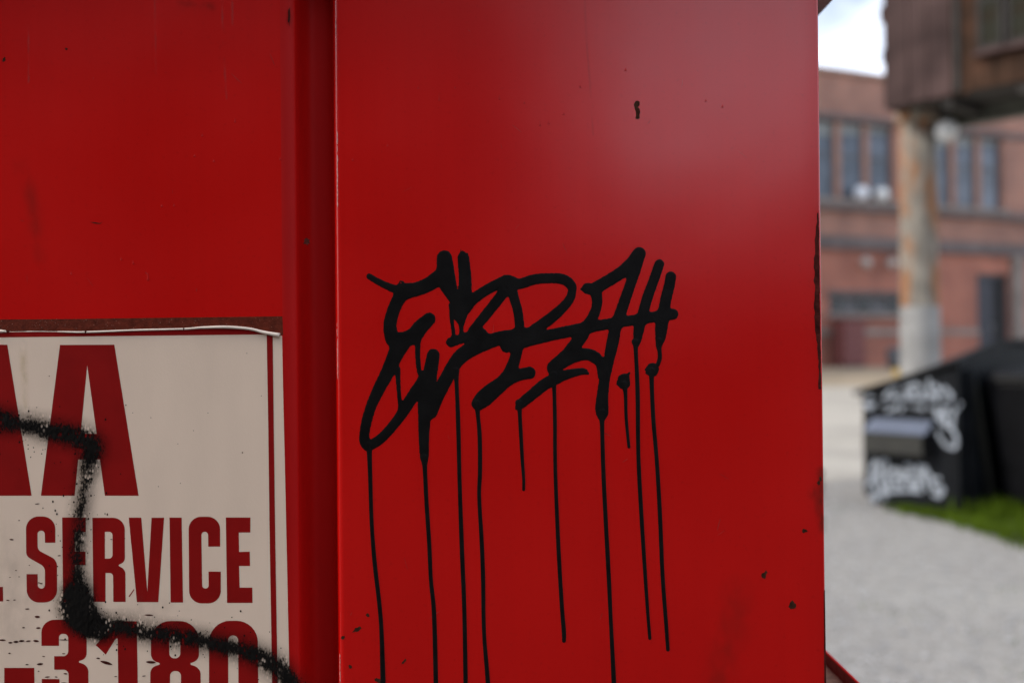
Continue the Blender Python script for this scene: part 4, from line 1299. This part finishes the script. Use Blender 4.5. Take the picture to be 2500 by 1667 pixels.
# raised runs in the enamel
RUNS = [(1021, 215, 3), (1072, 240, 14), (1111, 214, 3), (1219, 238, 12), (1280, 251, 4), (1318, 303, 12), (1339, 300, 9), (1376, 278, 5), (1416, 212, 5), (1723, 246, 3), (1764, 260, 6),
        (946, 355, 4), (861, 390, 4), (395, 502, 5), (425, 501, 4), (296, 632, 7), (325, 640, 9), (361, 676, 18), (522, 393, 3), (475, 380, 3), (684, 388, 3), (574, 295, 9), (174, 667, 3), (494, 330, 3), (1527, 171, 2)]
def run_mesh(length):
    me = bpy.data.meshes.new('paint_run')
    bm = bmesh.new()
    nseg, nr = 8, 8
    rows = []
    for i in range(nseg + 1):
        t = i / nseg
        y = -length * (1 - t)
        r_ = (0.9 + 2.6 * t ** 2.2) * (1 if i < nseg else 0.55)
        rows.append([bm.verts.new((r_ * PX * math.cos(math.pi * k / nr) * -1, -r_ * 0.45 * PX * math.sin(math.pi * k / nr), -(y + length * 0.5) * PX)) for k in range(nr + 1)])
    for a, b in zip(rows, rows[1:]):
        for k in range(nr): bm.faces.new((a[k], a[k + 1], b[k + 1], b[k]))
    bm.faces.new(rows[-1]); bm.faces.new(rows[0][::-1])
    bmesh.ops.recalc_face_normals(bm, faces=bm.faces)
    bm.to_mesh(me); bm.free()
    me.materials.append(M['red_dull'])
    me.polygons.foreach_set('use_smooth', [True] * len(me.polygons))
    return me
run_cache = {}
for (u, v, ln) in RUNS:
    if ln not in run_cache: run_cache[ln] = run_mesh(max(ln, 6))
    o = bpy.data.objects.new('paint_run', run_cache[ln]); COL.objects.link(o); o.parent = cont
    o.location = to_local(u, v, 0.0001)

def soft_mark(name, strokes, mat, out, parent, step=4.0, soft=14.0, gain=1.0, conv=to_local, wet=False):
    """a thin film of paint or dirt; 'cover' falls off from the stroke centre line"""
    allp = np.vstack(strokes)
    m_ = allp[:, 2].max() + soft
    gx = np.arange(allp[:, 0].min() - m_, allp[:, 0].max() + m_ + step, step)
    gy = np.arange(allp[:, 1].min() - m_, allp[:, 1].max() + m_ + step, step)
    D = stroke_field(strokes, gx, gy, 6.0)
    C_ = np.clip((D + soft) / (2 * soft), 0, None)
    C_ = np.where(C_ > 1, 1 + (C_ - 1) * 0.25, C_) * gain
    if wet: C_ = np.where(D < 0, np.clip((D + soft) / soft, 0, None), 1 + D / 60.0) * gain
    keep = C_ > 0.0
    cell = keep[:-1, :-1] | keep[1:, :-1] | keep[:-1, 1:] | keep[1:, 1:]
    ids, VV, FF, cov = {}, [], [], []
    for j, i in zip(*np.nonzero(cell)):
        f = []
        for a in ((j, i), (j + 1, i), (j + 1, i + 1), (j, i + 1)):
            if a not in ids:
                ids[a] = len(VV); VV.append(conv(gx[a[1]], gy[a[0]], out)); cov.append(max(0.0, float(C_[a])))
            f.append(ids[a])
        FF.append(tuple(f))
    me = bpy.data.meshes.new(name)
    me.from_pydata(VV, [], FF); me.update()
    at_ = me.attributes.new('cover', 'FLOAT', 'POINT')
    at_.data.foreach_set('value', cov)
    return link(name, me, mat, parent)

def CM(pts): return catmull(pts, 5)
soft_mark('grime_smudge', [CM([(45, 400, 6), (66, 450, 8), (80, 500, 10), (90, 560, 10), (98, 630, 6)])], M['smudge'], 0.00012, cont, soft=16, gain=0.5)
soft_mark('grime_smudge', [CM([(1800, 1445, 18), (1790, 1520, 26), (1772, 1600, 24), (1750, 1660, 20)])], M['smudge'], 0.00012, cont, soft=34, gain=0.45)
soft_mark('rust_stain', [CM([(2006, 1150, 4), (2004, 1200, 8), (2006, 1255, 6), (2007, 1290, 4)]), CM([(1984, 1205, 5), (1992, 1195, 5)])], M['smudge'], 0.00012, cont, soft=12, gain=1.6)
soft_mark('rust_stain', [CM([(706, 5, 3), (707, 55, 3)])], M['smudge'], 0.00012, cont, soft=6, gain=1.3)
soft_mark('rust_stain', [CM([(440, 8, 2), (500, 14, 4), (520, 18, 3)])], M['smudge'], 0.00012, cont, soft=9, gain=0.9)
for pts in ([(1427, -10, 1), (1432, 100, 1), (1440, 200, 0.8), (1448, 330, .6)], [(541, -10, 1), (546, 120, 1), (553, 240, .7)], [(378, 0, 1), (380, 110, 1), (381, 180, .7)], [(567, 5, 1), (568, 60, .8)], [(70, 60, 1), (70, 200, 1)]):
    soft_mark('water_streak', [CM(pts)], M['streak'], 0.00012, cont, step=2.0, soft=3.0)
# specular glints on the rounded channel edge, painted as pale pink strips
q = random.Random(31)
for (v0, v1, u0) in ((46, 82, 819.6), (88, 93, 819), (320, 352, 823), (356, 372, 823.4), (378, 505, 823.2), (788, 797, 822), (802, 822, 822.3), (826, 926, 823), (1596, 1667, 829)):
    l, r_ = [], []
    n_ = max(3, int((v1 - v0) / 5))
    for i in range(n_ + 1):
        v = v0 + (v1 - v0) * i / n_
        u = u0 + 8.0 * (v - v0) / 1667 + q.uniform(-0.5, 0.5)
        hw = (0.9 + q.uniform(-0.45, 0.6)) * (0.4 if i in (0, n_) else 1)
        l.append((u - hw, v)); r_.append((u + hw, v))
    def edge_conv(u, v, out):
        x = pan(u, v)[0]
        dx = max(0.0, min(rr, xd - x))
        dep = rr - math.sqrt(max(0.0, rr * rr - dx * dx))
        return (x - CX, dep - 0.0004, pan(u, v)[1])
    plate('edge_glint', [l + r_[::-1]], 0.0, 0.0, M['glint_pink'], cont, edge_conv, False)
q = random.Random(91)
VV, FF = [], []
for i in range(46):
    u = q.choice([q.uniform(10, 680), q.uniform(850, 1980)]); v = q.uniform(10, 1650)
    if u < 700 and v > 750: continue
    L_, an = q.uniform(6, 42), q.gauss(1.4, 0.7)
    n_ = 6; cur = q.uniform(-0.25, 0.25); w_ = q.uniform(0.35, 0.75)
    b = len(VV)
    x, y = u, v
    for k in range(n_ + 1):
        a_ = an + cur * k / n_
        for sgn_ in (-1, 1):
            VV.append(to_local(x - math.sin(a_) * w_ * sgn_ * (1 - abs(2 * k / n_ - 1) ** 3), y + math.cos(a_) * w_ * sgn_ * (1 - abs(2 * k / n_ - 1) ** 3), 0.00015))
        x += math.cos(a_) * L_ / n_; y += math.sin(a_) * L_ / n_
    for k in range(n_): FF.append((b + 2 * k, b + 2 * k + 1, b + 2 * k + 3, b + 2 * k + 2))
hs = mesh_obj('hairline_scratch', VV, FF, M['scratch'], cont)
hs['kind'] = 'stuff'
# dark scrape down the right-hand edge
q = random.Random(11)
lft = []
for i in range(40):
    t = i / 39
    v = 520 + 430 * t
    wdt = 4 + 13 * math.sin(math.pi * min(1, t * 1.15)) ** 0.8 if t < 0.87 else 4 + 3 * q.random()
    lft.append((1998 + 5 * t - wdt * 0.72 + q.uniform(-2.2, 2.2), v))
rgt = [(1999 + 6 * t / 39 + q.uniform(-1.2, 0.5), 520 + 430 * t / 39) for t in range(39, -1, -1)]
plate('edge_scrape', [lft + rgt], 0.0002, 0.0002, M['rust'], cont)
plate('edge_scrape', [[(2012, 1440), (2014, 1440), (2017, 1667), (2018, 1720), (2013, 1720), (2012, 1600)]], 0.0002, 0.0002, M['rust'], cont)

# ------------------------------------------------------------------ the peeling vinyl sign
sg_o = Vector((pan(350, 1240)[0], PANEL_Y, 0))
sign = tag(empty('vinyl_sign', (pan(350, 1240)[0], PANEL_Y, 0)), 'white vinyl sign with dark red lettering, peeling along its top and sprayed black', 'sign')
SX = pan(350, 1240)[0]
def sgl(u, v, out):
    x, z = pan(u, v)
    return (x - SX, -out, z)
S1 = lambda x, y: (x * 720 / 2352.0, 740 + y * 720 / 2352.0)
S2 = lambda x, y: (x * 720 / 2352.0, 1187 + y * 720 / 2352.0)
LEFT = -1150
curl = [(LEFT, 214, 9), (-600, 218, 9), (-30, 222, 9), (50, 228, 7), (90, 229, 2.5), (205, 227, 2.5), (225, 227, 5), (300, 226, 3.5), (455, 228, 3), (480, 228, 6), (690, 231, 9), (1100, 215, 9), (1470, 206, 9), (1600, 196, 11), (1780, 191, 14), (1900, 196, 14), (2010, 208, 13), (2110, 233, 15), (2235, 256, 20)]
res = [S1(*p) for p in [(LEFT, 135), (0, 130), (600, 126), (1200, 118), (1700, 112), (2252, 105), (2258, 255)]] + [S1(x, y + 4) for x, y, r_ in curl[::-1]]
plate('glue_residue', [res], 0.00015, 0.00015, M['glue'], sign, sgl)
sheet = [S1(x, y + 2) for x, y, r_ in curl] + [S1(2250, 262), S1(2258, 700), S1(2272, 1290), S1(2278, 1568)] + [(707, 1667), (716, 1900), S1(LEFT, 3900)]
plate('vinyl_sheet', [sheet], 0.0005, 0.0005, M['vinyl'], sign, sgl)
pts3, rads = [], []
for x, y, r_ in catmull(curl, 4):
    u, v = S1(x, y); r3 = r_ * 0.82 * 0.30612 * PX
    a = sgl(u, v, 0.0005 + r3); pts3.append(a); rads.append(r3)
VV, FF = tube(pts3, rads, 12)
mesh_obj('curled_edge', VV, FF, M['vinyl_back'], sign, True)
VV, FF = tube([pts3[-1], tuple(Vector(pts3[-1]) + (Vector(pts3[-1]) - Vector(pts3[-2])).normalized() * 0.0004)], [rads[-1] * 0.62] * 2, 12)
mesh_obj('curl_hollow', VV, FF, M['dust'], sign, True)
# torn scraps left of the curl, black tears in it
plate('torn_scrap', [[S1(-60, 208), S1(0, 209), S1(54, 217), S1(66, 232), S1(0, 236), S1(-60, 236)]], 0.0016, 0.0010, M['vinyl_back'], sign, sgl)
plate('tear', [[S1(57, 216), S1(92, 219), S1(80, 232), S1(62, 234)]], 0.0030, 0.0004, M['rust'], sign, sgl)
plate('tear', [[S1(685, 219), S1(700, 222), S1(690, 242), S1(683, 238)]], 0.0034, 0.0004, M['rust'], sign, sgl)
plate('tear', [[S1(1469, 196), S1(1477, 198), S1(1474, 216), S1(1468, 214)]], 0.0034, 0.0004, M['rust'], sign, sgl)
# printed border
bt = [S1(x, y + 3) for x, y, r_ in curl if x < 2120] + [S1(2132, 247), S1(2060, 250), S1(1200, 259), S1(600, 266), S1(0, 273), S1(LEFT, 282)]
plate('border_line', [bt], 0.0006, 0.0001, M['print'], sign, sgl, False)
bv = [S1(2128, 246), S1(2176, 258), S1(2181, 700), S1(2190, 1400), S2(2196, 400), S2(2206, 1000), S2(2215, 1568), (688, 1900), (674, 1900), S2(2171, 1568), S2(2162, 1000), S2(2150, 300), S1(2141, 1000), S1(2132, 500)]
plate('border_line', [bv], 0.00065, 0.0001, M['print'], sign, sgl, False)

def letter(conts, S_, shift=0):
    plate('letter', [[S_(x + shift, y) for x, y in fillet(c)] for c in conts], 0.0006, 0.0001, M['print'], sign, sgl, False)
z0 = lambda pts: [(x, y, 0) for x, y in pts]
A_ = [z0([(480, 333), (913, 331), (1107, 1533), (838, 1533), (798, 1245), (625, 1245), (597, 1533), (328, 1533)]), z0([(697, 495), (772, 1040), (645, 1040)])]
letter(A_, S1); letter(A_, S1, -853)
letter([z0([(-170, 246), (-72, 246), (-70, 798), (25, 798), (27, 914), (-166, 914)])], S2)
letter([[(443, 447, 0), (443, 238, 100), (208, 238, 100), (211, 555, 60), (360, 640, 60), (360, 812, 28), (303, 812, 28), (302, 697, 0), (213, 697, 0), (216, 924, 100), (458, 922, 100), (456, 585, 80), (302, 505, 50), (301, 351, 28), (358, 351, 28), (360, 447, 0)]], S2)
letter([z0([(497, 246), (686, 246), (686, 363), (597, 363), (599, 517), (684, 517), (684, 625), (600, 625), (603, 800), (700, 800), (700, 920), (505, 920)])], S2)
letter([[(738, 248, 0), (996, 248, 95), (998, 600, 60), (938, 627, 8), (1001, 660, 80), (1003, 918, 0), (905, 918, 0), (903, 688, 28), (843, 688, 0), (843, 918, 0), (746, 918, 0)], [(838, 360, 0), (899, 360, 28), (899, 573, 28), (838, 573, 0)]], S2)
letter([z0([(1028, 247), (1128, 247), (1176, 835), (1210, 248), (1310, 248), (1264, 920), (1093, 920)])], S2)
letter([z0([(1353, 247), (1450, 247), (1461, 923), (1362, 923)])], S2)
letter([[(1757, 478, 0), (1756, 240, 100), (1505, 240, 100), (1510, 930, 100), (1762, 930, 100), (1762, 677, 0), (1664, 677, 0), (1666, 812, 26), (1614, 812, 26), (1607, 360, 26), (1660, 360, 26), (1662, 478, 0)]], S2)
letter([z0([(1802, 246), (1998, 246), (1998, 366), (1905, 366), (1908, 520), (1993, 518), (1995, 632), (1908, 632), (1912, 804), (2013, 804), (2015, 926), (1812, 926)])], S2)
letter([z0([(36, 1443), (275, 1443), (277, 1590), (36, 1590)])], S2)
letter([[(332, 1268, 0), (332, 1060, 160), (693, 1060, 160), (693, 1370, 60), (612, 1394, 8), (706, 1425, 70), (708, 1738, 160), (335, 1738, 160), (335, 1532, 0), (476, 1532, 0), (476, 1640, 30), (550, 1640, 40), (548, 1458, 40), (434, 1458, 0), (434, 1350, 0), (546, 1350, 40), (546, 1172, 36), (472, 1172, 30), (472, 1268, 0)]], S2)
letter([z0([(930, 1072), (1092, 1072), (1103, 1738), (947, 1738), (940, 1210), (925, 1210), (845, 1338), (765, 1262)])], S2)
letter([[(1205, 1070, 160), (1588, 1070, 160), (1588, 1380, 80), (1505, 1412, 8), (1600, 1445, 80), (1604, 1745, 160), (1200, 1745, 160), (1200, 1440, 80), (1292, 1412, 8), (1205, 1380, 80)],
        [(1350, 1180, 40), (1438, 1180, 40), (1440, 1367, 40), (1352, 1367, 40)], [(1357, 1468, 40), (1444, 1468, 40), (1446, 1640, 40), (1358, 1640, 40)]], S2)
letter([[(1668, 1068, 170), (2055, 1068, 170), (2063, 1745, 170), (1668, 1745, 170)], [(1820, 1185, 40), (1900, 1185, 40), (1903, 1640, 40), (1822, 1640, 40)]], S2)
plate('scratch', [[S2(1026, 875), S2(1036, 878), S2(1073, 822), S2(1070, 815)]], 0.0007, 0.0001, M['print'], sign, sgl, False)

# lens-shaped tears and nicks in the lower left of the sheet
nick = [(95, 422, 18, 6), (475, 550, 14, 4), (330, 772, 14, 5), (312, 765, 9, 4), (220, 974, 18, 5), (300, 1037, 22, 9), (65, 905, 14, 4), (118, 903, 12, 4), (190, 1123, 12, 5), (308, 1126, 20, 7),
        (20, 1222, 30, 7), (85, 1243, 18, 7), (130, 1236, 22, 9), (175, 1229, 24, 8), (228, 1230, 20, 6), (290, 1229, 24, 9), (78, 1327, 10, 5), (350, 1352, 12, 4), (322, 1413, 26, 9), (218, 1417, 13, 5),
        (525, 1490, 16, 6), (380, 1516, 22, 5), (450, 1516, 12, 4), (310, 1470, 8, 4), (785, 1367, 16, 6), (850, 1403, 50, 12), (1205, 1398, 40, 11), (1190, 1023, 36, 6), (1150, 1508, 16, 4), (510, 1330, 14, 4),
        (858, 222, 6, 10), (300, 138, 20, 4), (155, 270, 8, 4), (130, 668, 9, 3), (82, 723, 7, 3), (155, 718, 7, 3), (237, 627, 7, 3), (510, 1221, 40, 4), (890, 421, 10, 3), (925, 1512, 12, 4), (60, 1565, 20, 6), (510, 1566, 26, 8)]
VV, FF = [], []
for i, (x, y, rx, ry) in enumerate(nick):
    ro = 0.28 if (x, y) == (850, 1403) else random.Random(i).uniform(-0.12, 0.12)
    n_ = 12
    b = len(VV)
    for k in range(n_):
        a = 2 * math.pi * k / n_
        ex, ey = rx * math.cos(a), ry * math.sin(a) * abs(math.sin(a)) ** 0.5
        u, v = S2(x + ex * math.cos(ro) - ey * math.sin(ro), y + ex * math.sin(ro) + ey * math.cos(ro))
        VV.append(sgl(u, v, 0.0008))
    FF.append(tuple(range(b + n_ - 1, b - 1, -1)))
for (x, y, r_) in ((395, 581, 4), (1060, 873, 3), (1660, 875, 3), (1205, 912, 3), (1440, 1434, 3), (1935, 1190, 5), (1970, 400, 3), (2085, 738, 3), (1265, 1460, 3), (960, 700, 2), (1420, 1120, 3), (1545, 1015, 3)):
    b = len(VV)
    for k in range(8):
        u, v = S1(x + r_ * math.cos(k * .785) * 1.2, y + r_ * math.sin(k * .785)); VV.append(sgl(u, v, 0.0008))
    FF.append(tuple(range(b + 7, b - 1, -1)))
nk = mesh_obj('nick', VV, FF, M['rust'], sign)
nk['kind'] = 'stuff'
# pale glue crumbs on the bared strip
VV, FF = [], []
q = random.Random(21)
for i in range(110):
    x = q.uniform(-100, 2240); y = q.uniform(112 + (2240 - x) * 0.008, 205 - max(0, x - 1500) * 0.02 + 2); r_ = q.choice([1.2, 1.6, 2.2, 3.0])
    b = len(VV)
    for k in range(6):
        u, v = S1(x + r_ * math.cos(k * 1.047), y + r_ * math.sin(k * 1.047) * q.uniform(.6, 1.3)); VV.append(sgl(u, v, 0.0004))
    FF.append(tuple(range(b + 5, b - 1, -1)))
cr = mesh_obj('glue_crumb', VV, FF, simple('pale_glue_crumb', (0.30, 0.16, 0.11), 0.8, 0.3, 200), sign)
cr['kind'] = 'stuff'

# black spray stroke across the sign
SPRAY = [
    ([CM([(-140, 985, 17), (-60, 1005, 18), (0, 1024, 19), (30, 1030, 17)]), CM([(48, 1034, 13), (90, 1042, 16), (140, 1056, 18), (190, 1066, 20), (222, 1086, 22), (224, 1105, 18), (216, 1140, 9)])], 0.94, 42.0),
    ([CM([(216, 1128, 8), (206, 1190, 9), (199, 1240, 10), (194, 1290, 10), (190, 1330, 12), (190, 1380, 13), (194, 1430, 18)])], 0.87, 40.0),
    ([CM([(188, 1455, 30), (192, 1485, 37), (213, 1515, 30), (250, 1532, 18)])], 1.10, 36.0),
    ([CM([(240, 1530, 17), (300, 1530, 15), (360, 1542, 14), (430, 1552, 16), (500, 1563, 15), (560, 1578, 15), (620, 1594, 17), (670, 1622, 19), (705, 1655, 20), (735, 1700, 20)])], 0.93, 42.0)]
for i, (st, gn, sf) in enumerate(SPRAY):
    soft_mark('spray_stroke', st, M['spray'], 0.0011 + 0.0002 * i, sign, step=3.0, soft=sf, gain=gn, conv=sgl, wet=True)
# scattered droplets round the spray
VV, FF = [], []
q = random.Random(77)
for i in range(260):
    t = q.random()
    bx, by = q.choice([(q.uniform(0, 225), 1060), (q.uniform(185, 215), q.uniform(1100, 1420)), (195, 1480), (q.uniform(240, 690), 0)])
    if by == 0: by = 1530 + 0.18 * max(0, bx - 350)
    u, v = bx + q.gauss(0, 38), by + q.gauss(0, 34)
    if not (0 < u < 698 and v > 960): continue
    r_ = q.choice([0.9, 1.1, 1.4, 1.4, 2.2])
    b = len(VV)
    for k in range(6): VV.append(sgl(u + r_ * math.cos(k * 1.047), v + r_ * 1.3 * math.sin(k * 1.047), 0.0009))
    FF.append(tuple(range(b + 5, b - 1, -1)))
dp = mesh_obj('spray_droplet', VV, FF, M['ink'], sign)
dp['kind'] = 'stuff'
soft_mark('yellow_stain', [CM([(57, 838, 3), (58, 880, 5), (60, 930, 3), (62, 990, 2)])], M['yellow_stain'], 0.00085, sign, soft=8, conv=sgl)
soft_mark('grey_stain', [CM([(0, 1330, 30), (40, 1400, 40), (20, 1520, 40)]), CM([(420, 1480, 14), (300, 1490, 20)])], M['grey_stain'], 0.00085, sign, soft=40, conv=sgl)
